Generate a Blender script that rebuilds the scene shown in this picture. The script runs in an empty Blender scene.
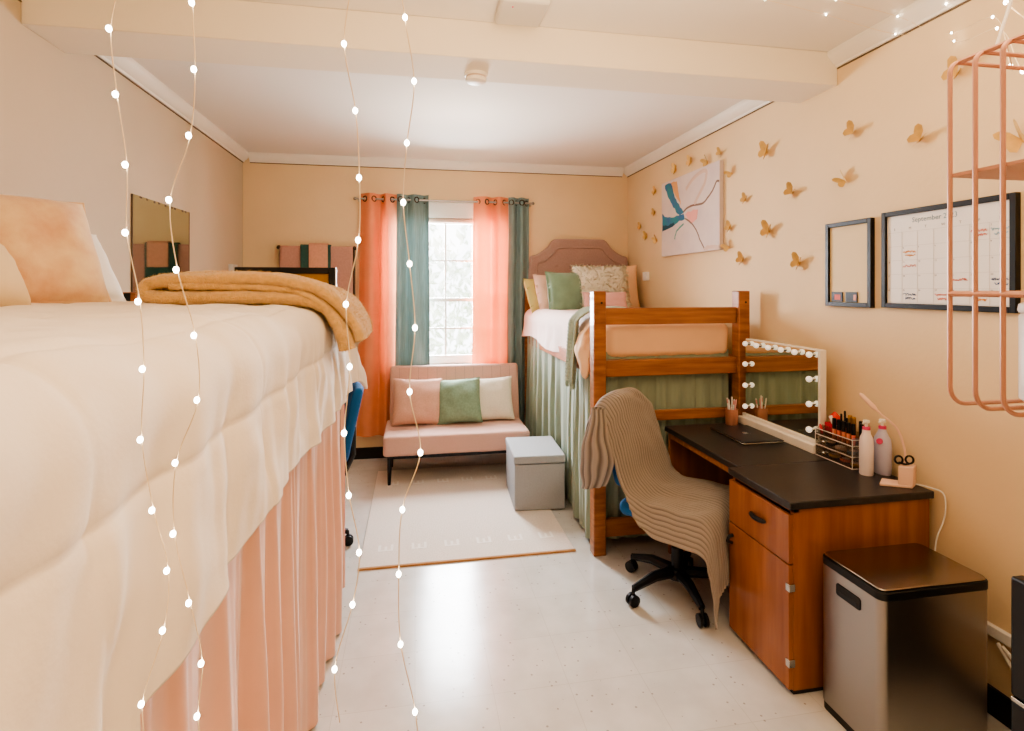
import bpy, bmesh, math, random
from mathutils import Vector, Matrix, Euler, noise
random.seed(7)
C = bpy.context.scene.collection
PI = math.pi
W_L, W_R, W_B, W_F, CEIL = -1.52, 2.13, 5.18, -1.6, 2.80

# ------------------------------------------------------------------ helpers
def lin(h):
    h = h.lstrip('#'); v = [int(h[i:i+2], 16)/255 for i in (0, 2, 4)]
    return tuple(c/12.92 if c <= .04045 else ((c+.055)/1.055)**2.4 for c in v) + (1,)

def mat(name, col, rough=.6, metal=0, var=.0, vscale=8, vstretch=(1, 1, 1), col2=None, bump=0, bscale=60,
        bstretch=(1, 1, 1), emit=0, trans=0, alpha=1, sheen=0, coat=0, translucent=0, ior=1.45, detail=4, spec=.5):
    m = bpy.data.materials.new(name); m.use_nodes = True
    nt = m.node_tree; N = nt.nodes; L = nt.links
    b = N['Principled BSDF']
    c = lin(col)
    b.inputs['Base Color'].default_value = c
    b.inputs['Roughness'].default_value = rough
    b.inputs['Metallic'].default_value = metal
    b.inputs['IOR'].default_value = ior
    b.inputs['Specular IOR Level'].default_value = spec
    b.inputs['Transmission Weight'].default_value = trans
    b.inputs['Alpha'].default_value = alpha
    b.inputs['Sheen Weight'].default_value = sheen
    b.inputs['Coat Weight'].default_value = coat
    tc = N.new('ShaderNodeTexCoord')
    def noise_node(scale, stretch, det):
        mp = N.new('ShaderNodeMapping'); mp.inputs['Scale'].default_value = stretch
        L.new(tc.outputs['Object'], mp.inputs['Vector'])
        n = N.new('ShaderNodeTexNoise'); n.inputs['Scale'].default_value = scale; n.inputs['Detail'].default_value = det
        L.new(mp.outputs[0], n.inputs['Vector']); return n
    if var or col2:
        n = noise_node(vscale, vstretch, detail)
        r = N.new('ShaderNodeValToRGB')
        r.color_ramp.elements[0].position = .32; r.color_ramp.elements[1].position = .68
        if col2: a, d = c, lin(col2)
        else:
            a = tuple(x*(1-var) for x in c[:3])+(1,); d = tuple(min(1, x*(1+var)) for x in c[:3])+(1,)
        r.color_ramp.elements[0].color = a; r.color_ramp.elements[1].color = d
        L.new(n.outputs['Fac'], r.inputs['Fac']); L.new(r.outputs['Color'], b.inputs['Base Color'])
        colout = r.outputs['Color']
    else: colout = None
    if bump:
        n2 = noise_node(bscale, bstretch, 6)
        bp = N.new('ShaderNodeBump'); bp.inputs['Strength'].default_value = bump; bp.inputs['Distance'].default_value = .01
        L.new(n2.outputs['Fac'], bp.inputs['Height']); L.new(bp.outputs[0], b.inputs['Normal'])
    if emit:
        b.inputs['Emission Color'].default_value = c; b.inputs['Emission Strength'].default_value = emit
    if translucent:
        t = N.new('ShaderNodeBsdfTranslucent'); t.inputs['Color'].default_value = tuple(x**1.7 for x in c[:3])+(1,)
        mx = N.new('ShaderNodeMixShader'); mx.inputs[0].default_value = translucent
        L.new(b.outputs[0], mx.inputs[1]); L.new(t.outputs[0], mx.inputs[2])
        L.new(mx.outputs[0], N['Material Output'].inputs['Surface'])
    return m

class MB:
    """collects shapes into one mesh object"""
    def __init__(s): s.v = []; s.f = []; s.xf = None
    def add(s, vs, fs):
        o = len(s.v)
        if s.xf is not None: vs = [s.xf @ Vector(p) for p in vs]
        s.v += [tuple(p) for p in vs]; s.f += [tuple(i+o for i in f) for f in fs]; return s
    def box(s, x0, x1, y0, y1, z0, z1):
        vs = [(x, y, z) for z in (z0, z1) for y in (y0, y1) for x in (x0, x1)]
        return s.add(vs, [(0, 2, 3, 1), (4, 5, 7, 6), (0, 1, 5, 4), (2, 6, 7, 3), (0, 4, 6, 2), (1, 3, 7, 5)])
    def prism(s, pts, axis, a, b):
        """extrude a polygon of (u,v) along axis from a to b"""
        n = len(pts)
        def P(u, v, w): return {'x': (w, u, v), 'y': (u, w, v), 'z': (u, v, w)}[axis]
        vs = [P(u, v, a) for u, v in pts]+[P(u, v, b) for u, v in pts]
        fs = [tuple(range(n)), tuple(range(2*n-1, n-1, -1))]+[(i, (i+1) % n, n+(i+1) % n, n+i) for i in range(n)]
        return s.add(vs, fs)
    def grid(s, fn, nu, nv, close_u=False):
        vs = [fn(i/(nu if close_u else nu-1), j/(nv-1)) for j in range(nv) for i in range(nu)]
        fs = []
        for j in range(nv-1):
            for i in range(nu if close_u else nu-1):
                k = (i+1) % nu
                fs.append((j*nu+i, j*nu+k, (j+1)*nu+k, (j+1)*nu+i))
        return s.add(vs, fs)
    def lathe(s, prof, cx=0, cy=0, cz=0, seg=24, sx=1, sy=1):
        n = len(prof)
        vs = [(cx+r*math.cos(2*PI*k/seg)*sx, cy+r*math.sin(2*PI*k/seg)*sy, cz+z) for r, z in prof for k in range(seg)]
        fs = [(j*seg+k, j*seg+(k+1) % seg, (j+1)*seg+(k+1) % seg, (j+1)*seg+k) for j in range(n-1) for k in range(seg)]
        fs += [tuple(range(seg-1, -1, -1)), tuple((n-1)*seg+k for k in range(seg))]
        return s.add(vs, fs)
    def tube(s, pts, r, seg=8, closed=False):
        P = [Vector(p) for p in pts]; n = len(P); vs = []
        rr = r if isinstance(r, (list, tuple)) else [r]*n
        up = None
        for i in range(n):
            a = P[(i-1) % n] if (closed or i > 0) else P[i]
            b = P[(i+1) % n] if (closed or i < n-1) else P[i]
            t = (b-a).normalized() if (b-a).length > 1e-9 else Vector((0, 0, 1))
            if up is None:
                up = Vector((0, 0, 1)) if abs(t.z) < .9 else Vector((1, 0, 0))
            u = (up-t*up.dot(t)).normalized(); w = t.cross(u); up = u
            for k in range(seg):
                an = 2*PI*k/seg
                vs.append(P[i]+(u*math.cos(an)+w*math.sin(an))*rr[i])
        fs = []
        m = n if closed else n-1
        for i in range(m):
            j = (i+1) % n
            for k in range(seg):
                fs.append((i*seg+k, i*seg+(k+1) % seg, j*seg+(k+1) % seg, j*seg+k))
        if not closed: fs += [tuple(range(seg-1, -1, -1)), tuple((n-1)*seg+k for k in range(seg))]
        return s.add(vs, fs)
    def ball(s, c, r, seg=12, rings=8, sc=(1, 1, 1)):
        return s.add(*ball_data(c, r, seg, rings, sc))
    def build(s, name, m, parent=None, local=False, bevel=0, smooth=True, angle=35, solid=0, sub=0, segs=2):
        """links the collected shapes as ONE mesh object; world coordinates unless local"""
        if parent is not None:
            off = Vector((0, 0, 0))
            if not local:
                p = parent
                while p is not None: off += p.location; p = p.parent
            loc = None
        elif local:
            off = Vector((0, 0, 0)); loc = None
        else:
            xs = [p[0] for p in s.v]; ys = [p[1] for p in s.v]; zs = [p[2] for p in s.v]
            off = Vector(((min(xs)+max(xs))/2, (min(ys)+max(ys))/2, min(zs))); loc = off
        me = bpy.data.meshes.new(name)
        me.from_pydata([(p[0]-off.x, p[1]-off.y, p[2]-off.z) for p in s.v], [], s.f)
        bm = bmesh.new(); bm.from_mesh(me)
        bmesh.ops.recalc_face_normals(bm, faces=bm.faces); bm.to_mesh(me); bm.free()
        me.materials.append(m)
        o = bpy.data.objects.new(name, me); C.objects.link(o)
        if loc is not None: o.location = loc
        if parent is not None: o.parent = parent
        if smooth:
            me.polygons.foreach_set('use_smooth', [True]*len(me.polygons))
            me.set_sharp_from_angle(angle=math.radians(angle))
        if bevel:
            md = o.modifiers.new('bevel', 'BEVEL'); md.width = bevel; md.segments = segs; md.limit_method = 'ANGLE'; md.harden_normals = False
        if solid:
            md = o.modifiers.new('solid', 'SOLIDIFY'); md.thickness = solid; md.offset = 0
        if sub:
            md = o.modifiers.new('sub', 'SUBSURF'); md.levels = sub; md.render_levels = sub
        return o

def ball_data(c, r, seg=12, rings=8, sc=(1, 1, 1)):
    vs = [(c[0], c[1], c[2]-r*sc[2])]; fs = []
    for j in range(1, rings):
        th = PI*j/rings
        for k in range(seg):
            ph = 2*PI*k/seg
            vs.append((c[0]+r*sc[0]*math.sin(th)*math.cos(ph), c[1]+r*sc[1]*math.sin(th)*math.sin(ph), c[2]-r*sc[2]*math.cos(th)))
    vs.append((c[0], c[1], c[2]+r*sc[2])); n = len(vs)-1
    for k in range(seg):
        fs.append((0, 1+(k+1) % seg, 1+k)); fs.append((n, n-seg+k, n-seg+(k+1) % seg))
    for j in range(rings-2):
        for k in range(seg):
            a = 1+j*seg
            fs.append((a+k, a+(k+1) % seg, a+seg+(k+1) % seg, a+seg+k))
    return vs, fs

def tag(o, label, cat, group=None, kind=None):
    o['label'] = label; o['category'] = cat
    if group: o['group'] = group
    if kind: o['kind'] = kind
    return o

def thing(name, label, cat, loc, rz=0, group=None):
    o = bpy.data.objects.new(name, None); C.objects.link(o)
    o.empty_display_size = .05
    o.location = loc; o.rotation_euler = (0, 0, rz)
    return tag(o, label, cat, group)

def struct(name, mb, m, parent=None, **k):
    o = mb.build(name, m, parent, **k)
    if parent is None: o['kind'] = 'structure'
    return o

def copy_tree(o, parent=None):
    c = o.copy(); C.objects.link(c)
    if parent is not None: c.parent = parent
    for ch in list(o.children): copy_tree(ch, c)
    return c

def nz(x, y, z=0, s=1): return noise.noise(Vector((x*s, y*s, z*s)))
def smooth01(t):
    t = max(0, min(1, t)); return t*t*(3-2*t)

_tx = {}
def text_data(string, size, spacing=1.0):
    cu = bpy.data.curves.new('t', 'FONT'); cu.body = string; cu.size = size; cu.space_character = spacing
    cu.align_x = 'LEFT'; cu.resolution_u = 2
    o = bpy.data.objects.new('t', cu); C.objects.link(o)
    bpy.context.view_layer.update()
    me = bpy.data.meshes.new_from_object(o.evaluated_get(bpy.context.evaluated_depsgraph_get()))
    vs = [tuple(v.co) for v in me.vertices]; fs = [tuple(p.vertices) for p in me.polygons]
    bpy.data.objects.remove(o); bpy.data.curves.remove(cu); bpy.data.meshes.remove(me)
    return vs, fs

# ------------------------------------------------------------------ materials
M = {}
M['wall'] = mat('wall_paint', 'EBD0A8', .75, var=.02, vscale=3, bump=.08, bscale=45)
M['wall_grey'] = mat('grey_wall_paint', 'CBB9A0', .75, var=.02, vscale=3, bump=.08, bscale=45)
M['ceil'] = mat('ceiling_paint', 'EFE9E2', .8, bump=.05, bscale=40)
M['beam'] = mat('beam_paint', 'EFE4D2', .8, bump=.05, bscale=40)
M['crown'] = mat('crown_paint', 'F2ECE2', .5)
M['gap'] = mat('dark_gap', '6A5A4A', .8)
M['white'] = mat('white_paint', 'F3F0EA', .4)
M['wood'] = mat('cherry_wood', '85502E', .40, col2='AD7042', vscale=5, vstretch=(1.2, 1.2, 8), bump=.03, bscale=30, bstretch=(3, 3, .4), coat=.2)
M['wood_h'] = mat('cherry_wood_rail', '8A5430', .40, col2='B07446', vscale=5, vstretch=(.7, 8, 8), bump=.03, bscale=30, bstretch=(.4, 3, 3), coat=.2)
M['wood_v'] = mat('cherry_veneer', '8A4F2A', .38, col2='A8683A', vscale=4, vstretch=(5, 5, .45), bump=.02, bscale=30, bstretch=(3, 3, .4), coat=.25)
M['lam'] = mat('dark_laminate', '2F2D2D', .33, var=.12, vscale=60, bump=.03, bscale=300)
M['black'] = mat('black_plastic', '0D0E11', .45)
M['blackm'] = mat('black_metal', '14171B', .35, metal=.3)
M['blackframe'] = mat('black_frame', '0B0D10', .4)
M['rubber'] = mat('black_rubber_base', '191512', .55)
M['blue'] = mat('blue_upholstery', '1C5E98', .85, bump=.3, bscale=400)
M['comf'] = mat('cream_comforter', 'F3E7D8', .8, var=.02, vscale=4, bump=.06, bscale=120, sheen=.2)
M['satin'] = mat('pink_satin', 'EFBCA4', .34, var=.04, vscale=6, sheen=.3, bump=.02, bscale=160)
M['satin_d'] = mat('rose_lining', 'DD8F82', .5)
M['blanket'] = mat('mustard_fleece', 'E9BC78', .95, var=.10, vscale=60, bump=.9, bscale=220, sheen=.6)
M['peachvelvet'] = mat('peach_velvet', 'F3D6A6', .8, col2='DCA87E', vscale=9, sheen=.5, bump=.15, bscale=150, detail=6)
M['whitefab'] = mat('white_cotton', 'F4EEE4', .85, bump=.1, bscale=200)
M['beige'] = mat('beige_cotton', 'E4CDA6', .85, bump=.1, bscale=200)
M['sofa'] = mat('blush_linen', 'D9B0A0', .85, var=.05, vscale=150, bump=.25, bscale=350, sheen=.2)
M['pinkpil'] = mat('dusty_pink_weave', 'DDB09B', .9, var=.06, vscale=90, bump=.4, bscale=300)
M['greenpil'] = mat('sage_green_weave', '87A088', .9, var=.10, vscale=60, bump=.4, bscale=250)
M['creampil'] = mat('cream_weave', 'EDE6D3', .9, var=.05, vscale=90, bump=.5, bscale=260)
M['greenvelvet'] = mat('green_velvet', '7C9A80', .7, var=.12, vscale=10, sheen=.7, bump=.1, bscale=120)
M['olive'] = mat('olive_cotton', 'C3B878', .85, bump=.1, bscale=200)
M['blushcot'] = mat('blush_cotton', 'EBC3AF', .85, bump=.1, bscale=200)
M['mauve'] = mat('mauve_upholstery', 'B2948A', .9, var=.07, vscale=120, bump=.35, bscale=300)
M['roseband'] = mat('rose_lumbar', 'DDA9A0', .8, bump=.2, bscale=250)
M['fur'] = mat('ivory_fur', 'FFF6E2', .9, var=.02, vscale=30, translucent=.15)
M['comf2'] = mat('blush_comforter', 'F3DAD2', .8, var=.02, vscale=4, bump=.06, bscale=120, sheen=.2)
M['peach'] = mat('peach_sheet', 'F6CDA6', .8, var=.03, vscale=5, bump=.08, bscale=140)
M['throw'] = mat('sage_throw', 'A3AE9C', .9, var=.08, vscale=60, bump=.5, bscale=120)
M['skirtg'] = mat('green_bed_skirt', '93A18C', .55, var=.08, vscale=5, vstretch=(3, 3, .5), sheen=.3, bump=.05, bscale=120)
M['curt_p'] = mat('coral_curtain', 'EF9C74', .7, var=.04, vscale=8, translucent=.13, bump=.08, bscale=240)
M['curt_g'] = mat('teal_curtain', '7F9391', .75, var=.2, vscale=60, vstretch=(3, 3, .12), translucent=.05, bump=.1, bscale=240)
M['steel'] = mat('rod_steel', 'A8A29A', .3, metal=1)
M['dksteel'] = mat('dark_bronze', '4A4038', .35, metal=.9)
M['ott'] = mat('grey_linen_box', 'A6A8AB', .85, var=.06, vscale=160, bump=.3, bscale=320)
M['rug'] = mat('cream_rug', 'E9DDD2', .95, var=.05, vscale=90, bump=.6, bscale=240)
M['rugedge'] = mat('tan_rug_binding', 'B98B5E', .9)
M['rugpat'] = mat('rug_motif', 'F6EEE6', .95)
M['cord'] = mat('grey_corduroy', '8A8075', .85, var=.08, vscale=14, sheen=.3, bump=.15, bscale=160)
M['cork'] = mat('amber_cork', 'A87A2A', .85, var=.08, vscale=40, bump=.2, bscale=200)
M['mirror'] = mat('mirror_glass', 'E9EDE6', .02, metal=1)
M['mirror_old'] = mat('old_mirror_glass', 'C6D0C6', .04, metal=1)
M['towel_p'] = mat('dusty_rose_towel', 'C99A8C', .95, var=.05, vscale=60, bump=.6, bscale=250)
M['towel_g'] = mat('dark_teal_towel', '3D5F58', .95, var=.08, vscale=60, bump=.6, bscale=250)
M['towel_c'] = mat('peach_towel', 'E0A890', .95, var=.05, vscale=60, bump=.6, bscale=250)
M['gold'] = mat('gold_paper', 'DDB877', .45, metal=.2, var=.12, vscale=30)
M['copper'] = mat('rose_copper', 'DDA08A', .32, metal=.55)
M['copper2'] = mat('rose_copper_wire', 'CE9C88', .4, metal=.2)
M['canvas'] = mat('lilac_canvas', 'E3D3CB', .8, col2='D9C8C4', vscale=7, bump=.2, bscale=90)
M['board'] = mat('white_board', 'F1ECE6', .25)
M['pin'] = mat('cream_board', 'E8D0A6', .7)
M['gridc'] = mat('board_grid_grey', 'CFC7C0', .6)
M['inkd'] = mat('dark_ink', '6B5A4E', .6)
M['ink_blue'] = mat('blue_ink', '4F86B4', .6)
M['ink_navy'] = mat('navy_ink', '2B5E9A', .6)
M['ink_red'] = mat('red_ink', 'DE6F66', .6)
M['ink_or'] = mat('orange_ink', 'F0A23E', .6)
M['ink_sky'] = mat('sky_ink', '86BFDC', .6)
M['ink_title'] = mat('slate_ink', '6C8796', .6)
M['silver'] = mat('chrome', 'C9C6C0', .2, metal=1)
M['ss'] = mat('brushed_steel', 'A6A3A0', .32, metal=1, bump=.04, bscale=140, bstretch=(.03, .03, 1))
M['ss_lid'] = mat('steel_lid', '9A928C', .22, metal=1)
M['bulb'] = mat('frosted_bulb', 'FFF4E2', .3, emit=.55)
M['fairy'] = mat('fairy_led', 'FFF3DC', .3, emit=22)
M['wire'] = mat('pale_gold_wire', 'F2DDBE', .45, metal=.1)
M['cordw'] = mat('white_cord', 'F1ECE4', .5)
M['pinkpl'] = mat('pale_pink_plastic', 'F2CDB8', .5)
M['cream_pl'] = mat('cream_plastic', 'F4EBDD', .45)
M['acry'] = mat('clear_acrylic', 'FFFFFF', .05, trans=.92, ior=1.3)
M['lav'] = mat('lavender_bottle', 'C6C2D6', .35)
M['wbot'] = mat('pearl_bottle', 'F1E3E2', .35)
M['hot'] = mat('hot_pink', 'E0507E', .4)
M['red'] = mat('red_plastic', 'CE2F3C', .45)
M['coral'] = mat('coral_sponge', 'E0483F', .8)
M['lip1'] = mat('coral_gloss', 'E08A6C', .25); M['lip2'] = mat('rose_gloss', 'D9705F', .25)
M['goldm'] = mat('gold_cap', 'C59A4A', .3, metal=.8)
M['fridge'] = mat('black_fridge', '15181D', .35, bump=.02, bscale=200)
M['grey'] = mat('pale_grey_plastic', 'DAD4CC', .5)
M['frost'] = mat('frosted_plastic', 'EDE6DE', .45, trans=.25)
M['leaf'] = mat('leaf_green', 'E6EAE2', .7, var=.2, vscale=6)
M['bark'] = mat('bark', '6E5A48', .9)
M['grassm'] = mat('lawn', '9DB277', .9, var=.1, vscale=2)
M['laptop'] = mat('space_grey_lid', '37363A', .35, metal=.5)
M['pw'] = mat('white_pencil', 'F5F0EA', .5); M['pp'] = mat('pink_pencil', 'E6A9A6', .5)
M['teal_p'] = mat('teal_acrylic_paint', '2F8C93', .6, col2='3B6FA0', vscale=14); M['navy_p'] = mat('navy_acrylic_paint', '1D4A5C', .6)
M['or_p'] = mat('ochre_acrylic_paint', 'E2A56E', .6); M['pk_p'] = mat('pink_acrylic_paint', 'EFA79C', .6)
M['br_p'] = mat('umber_acrylic_paint', '83695A', .6); M['be_p'] = mat('beige_acrylic_paint', 'D9BCAB', .7); M['g_p'] = mat('green_acrylic_paint', '5C9A8E', .6)

# corduroy: groove shade painted into the colour by a per-vertex value
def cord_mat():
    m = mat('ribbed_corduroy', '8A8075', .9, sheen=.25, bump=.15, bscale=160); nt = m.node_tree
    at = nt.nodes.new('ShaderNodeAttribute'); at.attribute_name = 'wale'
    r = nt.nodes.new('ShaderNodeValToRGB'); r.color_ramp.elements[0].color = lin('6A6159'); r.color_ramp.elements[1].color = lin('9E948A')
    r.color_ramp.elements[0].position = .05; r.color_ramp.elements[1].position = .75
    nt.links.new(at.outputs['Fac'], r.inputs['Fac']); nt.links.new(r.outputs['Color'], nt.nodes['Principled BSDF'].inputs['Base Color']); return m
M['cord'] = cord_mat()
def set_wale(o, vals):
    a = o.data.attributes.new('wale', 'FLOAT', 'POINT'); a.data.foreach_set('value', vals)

# window pane: thin clear glass
g = bpy.data.materials.new('window_glass'); g.use_nodes = True
nt = g.node_tree; nt.nodes.clear()
o_ = nt.nodes.new('ShaderNodeOutputMaterial'); t_ = nt.nodes.new('ShaderNodeBsdfTransparent'); gl = nt.nodes.new('ShaderNodeBsdfGlossy')
gl.inputs['Roughness'].default_value = .02
mx = nt.nodes.new('ShaderNodeMixShader'); mx.inputs[0].default_value = .06
nt.links.new(t_.outputs[0], mx.inputs[1]); nt.links.new(gl.outputs[0], mx.inputs[2]); nt.links.new(mx.outputs[0], o_.inputs[0])
M['glass'] = g

# acrylic: transparent with soft reflections (keeps the contents readable)
g = bpy.data.materials.new('acrylic_sheet'); g.use_nodes = True
nt = g.node_tree; nt.nodes.clear()
o_ = nt.nodes.new('ShaderNodeOutputMaterial'); t_ = nt.nodes.new('ShaderNodeBsdfTransparent'); gl = nt.nodes.new('ShaderNodeBsdfGlossy')
t_.inputs['Color'].default_value = (.93, .91, .88, 1); gl.inputs['Roughness'].default_value = .08
mx = nt.nodes.new('ShaderNodeMixShader'); mx.inputs[0].default_value = .22
nt.links.new(t_.outputs[0], mx.inputs[1]); nt.links.new(gl.outputs[0], mx.inputs[2]); nt.links.new(mx.outputs[0], o_.inputs[0])
M['acrylic'] = g

# vinyl floor: glossy cream tiles, faint joints, dark flecks
def floor_mat():
    m = bpy.data.materials.new('speckled_vinyl_tile'); m.use_nodes = True
    nt = m.node_tree; N = nt.nodes; L = nt.links; b = N['Principled BSDF']
    tc = N.new('ShaderNodeTexCoord')
    n1 = N.new('ShaderNodeTexNoise'); n1.inputs['Scale'].default_value = 7; n1.inputs['Detail'].default_value = 8
    L.new(tc.outputs['Object'], n1.inputs['Vector'])
    r1 = N.new('ShaderNodeValToRGB'); r1.color_ramp.elements[0].position = .3; r1.color_ramp.elements[1].position = .7
    r1.color_ramp.elements[0].color = lin('CFCDC8'); r1.color_ramp.elements[1].color = lin('DEDCD8')
    L.new(n1.outputs['Fac'], r1.inputs['Fac'])
    # flecks
    v = N.new('ShaderNodeTexVoronoi'); v.inputs['Scale'].default_value = 34
    L.new(tc.outputs['Object'], v.inputs['Vector'])
    lt = N.new('ShaderNodeMath'); lt.operation = 'LESS_THAN'; lt.inputs[1].default_value = .16
    L.new(v.outputs['Distance'], lt.inputs[0])
    sp = N.new('ShaderNodeSeparateColor'); L.new(v.outputs['Color'], sp.inputs[0])
    gt = N.new('ShaderNodeMath'); gt.operation = 'GREATER_THAN'; gt.inputs[1].default_value = .72
    L.new(sp.outputs[0], gt.inputs[0])
    mu = N.new('ShaderNodeMath'); mu.operation = 'MULTIPLY'; L.new(lt.outputs[0], mu.inputs[0]); L.new(gt.outputs[0], mu.inputs[1])
    mu2 = N.new('ShaderNodeMath'); mu2.operation = 'MULTIPLY'; mu2.inputs[1].default_value = .55; L.new(mu.outputs[0], mu2.inputs[0])
    mx = N.new('ShaderNodeMix'); mx.data_type = 'RGBA'
    L.new(mu2.outputs[0], mx.inputs['Factor']); L.new(r1.outputs[0], mx.inputs['A']); mx.inputs['B'].default_value = lin('6E6355')
    # joints
    br = N.new('ShaderNodeTexBrick'); br.offset = 0; br.inputs['Scale'].default_value = 1
    br.inputs['Brick Width'].default_value = .305; br.inputs['Row Height'].default_value = .305; br.inputs['Mortar Size'].default_value = .0012
    br.inputs['Color1'].default_value = (1, 1, 1, 1); br.inputs['Color2'].default_value = (.96, .96, .955, 1); br.inputs['Mortar'].default_value = (.82, .81, .79, 1)
    L.new(tc.outputs['Object'], br.inputs['Vector'])
    m2 = N.new('ShaderNodeMix'); m2.data_type = 'RGBA'; m2.blend_type = 'MULTIPLY'; m2.inputs['Factor'].default_value = 1
    L.new(mx.outputs['Result'], m2.inputs['A']); L.new(br.outputs['Color'], m2.inputs['B'])
    L.new(m2.outputs['Result'], b.inputs['Base Color'])
    b.inputs['Roughness'].default_value = .2
    b.inputs['Specular IOR Level'].default_value = .6
    n2 = N.new('ShaderNodeTexNoise'); n2.inputs['Scale'].default_value = 5; n2.inputs['Detail'].default_value = 3
    L.new(tc.outputs['Object'], n2.inputs['Vector'])
    bp = N.new('ShaderNodeBump'); bp.inputs['Strength'].default_value = .12; bp.inputs['Distance'].default_value = .01
    L.new(n2.outputs['Fac'], bp.inputs['Height']); L.new(bp.outputs[0], b.inputs['Normal'])
    return m
M['floor'] = floor_mat()

# ------------------------------------------------------------------ room shell
T = .12
struct('floor', MB().box(W_L-T, W_R+T, W_F-T, W_B+T, -.1, 0), M['floor'])
struct('ceiling', MB().box(W_L-T, W_R+T, W_F-T, W_B+T, CEIL, CEIL+.1), M['ceil'])
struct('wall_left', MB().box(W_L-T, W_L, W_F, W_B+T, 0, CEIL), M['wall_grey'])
struct('wall_right', MB().box(W_R, W_R+T, W_F, W_B+T, 0, CEIL), M['wall'])
struct('wall_front', MB().box(W_L, W_R, W_F-T, W_F, 0, CEIL), M['wall'])
# the window opening in the back wall
WX0, WX1, WZ0, WZ1 = -.24, .84, .86, 2.26
wb = MB().box(W_L, WX0, W_B, W_B+T, 0, CEIL).box(WX1, W_R, W_B, W_B+T, 0, CEIL).box(WX0, WX1, W_B, W_B+T, 0, WZ0).box(WX0, WX1, W_B, W_B+T, WZ1, CEIL)
struct('wall_back', wb, M['wall'])
struct('ceiling_beam', MB().box(W_L, W_R, 2.415, 2.69, 2.632, CEIL), M['beam'], bevel=.004)
# crown moulding, the shadow line below it coloured in as a dark strip
prof = [(0, 0), (.012, 0), (.016, .012), (.03, .02), (.055, .05), (.06, .062), (.06, .078), (0, .078)]
def crown_side(name, x, sgn, y0, y1):
    o = struct(name, MB().prism([(x+sgn*u, CEIL-.078+v) for u, v in prof], 'y', y0, y1), M['crown'])
    MB().box(min(x, x+sgn*.004), max(x, x+sgn*.004), y0, y1, CEIL-.085, CEIL-.078).build('shadow_strip', M['gap'], o)
crown_side('trim_1', W_R, -1, 2.69, W_B); crown_side('trim_2', W_L, 1, 2.69, W_B); crown_side('trim_3', W_R, -1, W_F, 2.415); crown_side('trim_6', W_L, 1, W_F, 2.415)
o = struct('trim_4', MB().prism([(W_B-u, CEIL-.078+v) for u, v in prof], 'x', W_L+.06, W_R-.06), M['crown'])
MB().box(W_L+.06, W_R-.06, W_B-.004, W_B, CEIL-.085, CEIL-.078).build('shadow_strip', M['gap'], o)
struct('baseboard_back', MB().box(W_L+.012, W_R-.012, W_B-.012, W_B, 0, .104), M['rubber'])
struct('baseboard_left', MB().box(W_L, W_L+.012, W_F, W_B, 0, .104), M['rubber'])
struct('baseboard_right', MB().box(W_R-.012, W_R, W_F, W_B, 0, .104), M['rubber'])
struct('trim_5', MB().box(W_R-.022, W_R, W_F, 1.86, .30, .34), M['white'], bevel=.003)   # cable raceway

# window
wn = bpy.data.objects.new('window_1', None); C.objects.link(wn); wn.location = (.3, W_B, WZ0); wn['kind'] = 'structure'
f = MB()
f.box(WX0-.07, WX0, W_B-.02, W_B+.1, WZ0, WZ1+.13).box(WX1, WX1+.07, W_B-.02, W_B+.1, WZ0, WZ1+.13)
f.box(WX0, WX1, W_B-.02, W_B+.1, WZ1, WZ1+.13).box(WX0-.08, WX1+.08, W_B-.028, W_B, WZ1+.125, WZ1+.15)
f.build('window_frame', M['white'], wn, bevel=.004)
MB().box(WX0-.07, WX1+.07, W_B-.05, W_B+.1, WZ0-.03, WZ0).build('window_sill', M['white'], wn, bevel=.004)
ZM = 1.475
def sash(z0, z1, y, zb, zt):
    s = MB()
    s.box(WX0, WX0+.045, y, y+.03, z0, z1).box(WX1-.045, WX1, y, y+.03, z0, z1)
    s.box(WX0+.045, WX1-.045, y, y+.03, z0, z0+zb).box(WX0+.045, WX1-.045, y, y+.03, z1-zt, z1)
    o = s.build('sash', M['white'], wn, bevel=.003)
    m = MB()
    for x in (.02, .29, .56): m.box(x-.009, x+.009, y+.008, y+.026, z0+zb, z1-zt)
    zz = (z0+zb+z1-zt)/2
    m.box(WX0+.045, WX1-.045, y+.009, y+.025, zz-.009, zz+.009)
    m.build('muntin', M['white'], o)
    MB().box(WX0+.045, WX1-.045, y+.015, y+.018, z0+zb, z1-zt).build('pane', M['glass'], o)
sash(WZ0, ZM+.02, W_B+.02, .085, .035); sash(ZM-.015, WZ1, W_B+.055, .035, .05)
sh = tag(MB().tube([(WX0+.02, W_B+.012, WZ1-.025), (WX1-.02, W_B+.012, WZ1-.025)], .022, 12).build('roller_shade', M['be_p'], None), 'rolled up tan window shade at the top of the window between the curtains', 'window shade')
MB().tube([(.40, W_B-.006, WZ1-.03), (.41, W_B-.014, WZ1-.06)], .003, 6).build('pull', M['white'], sh)

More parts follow.
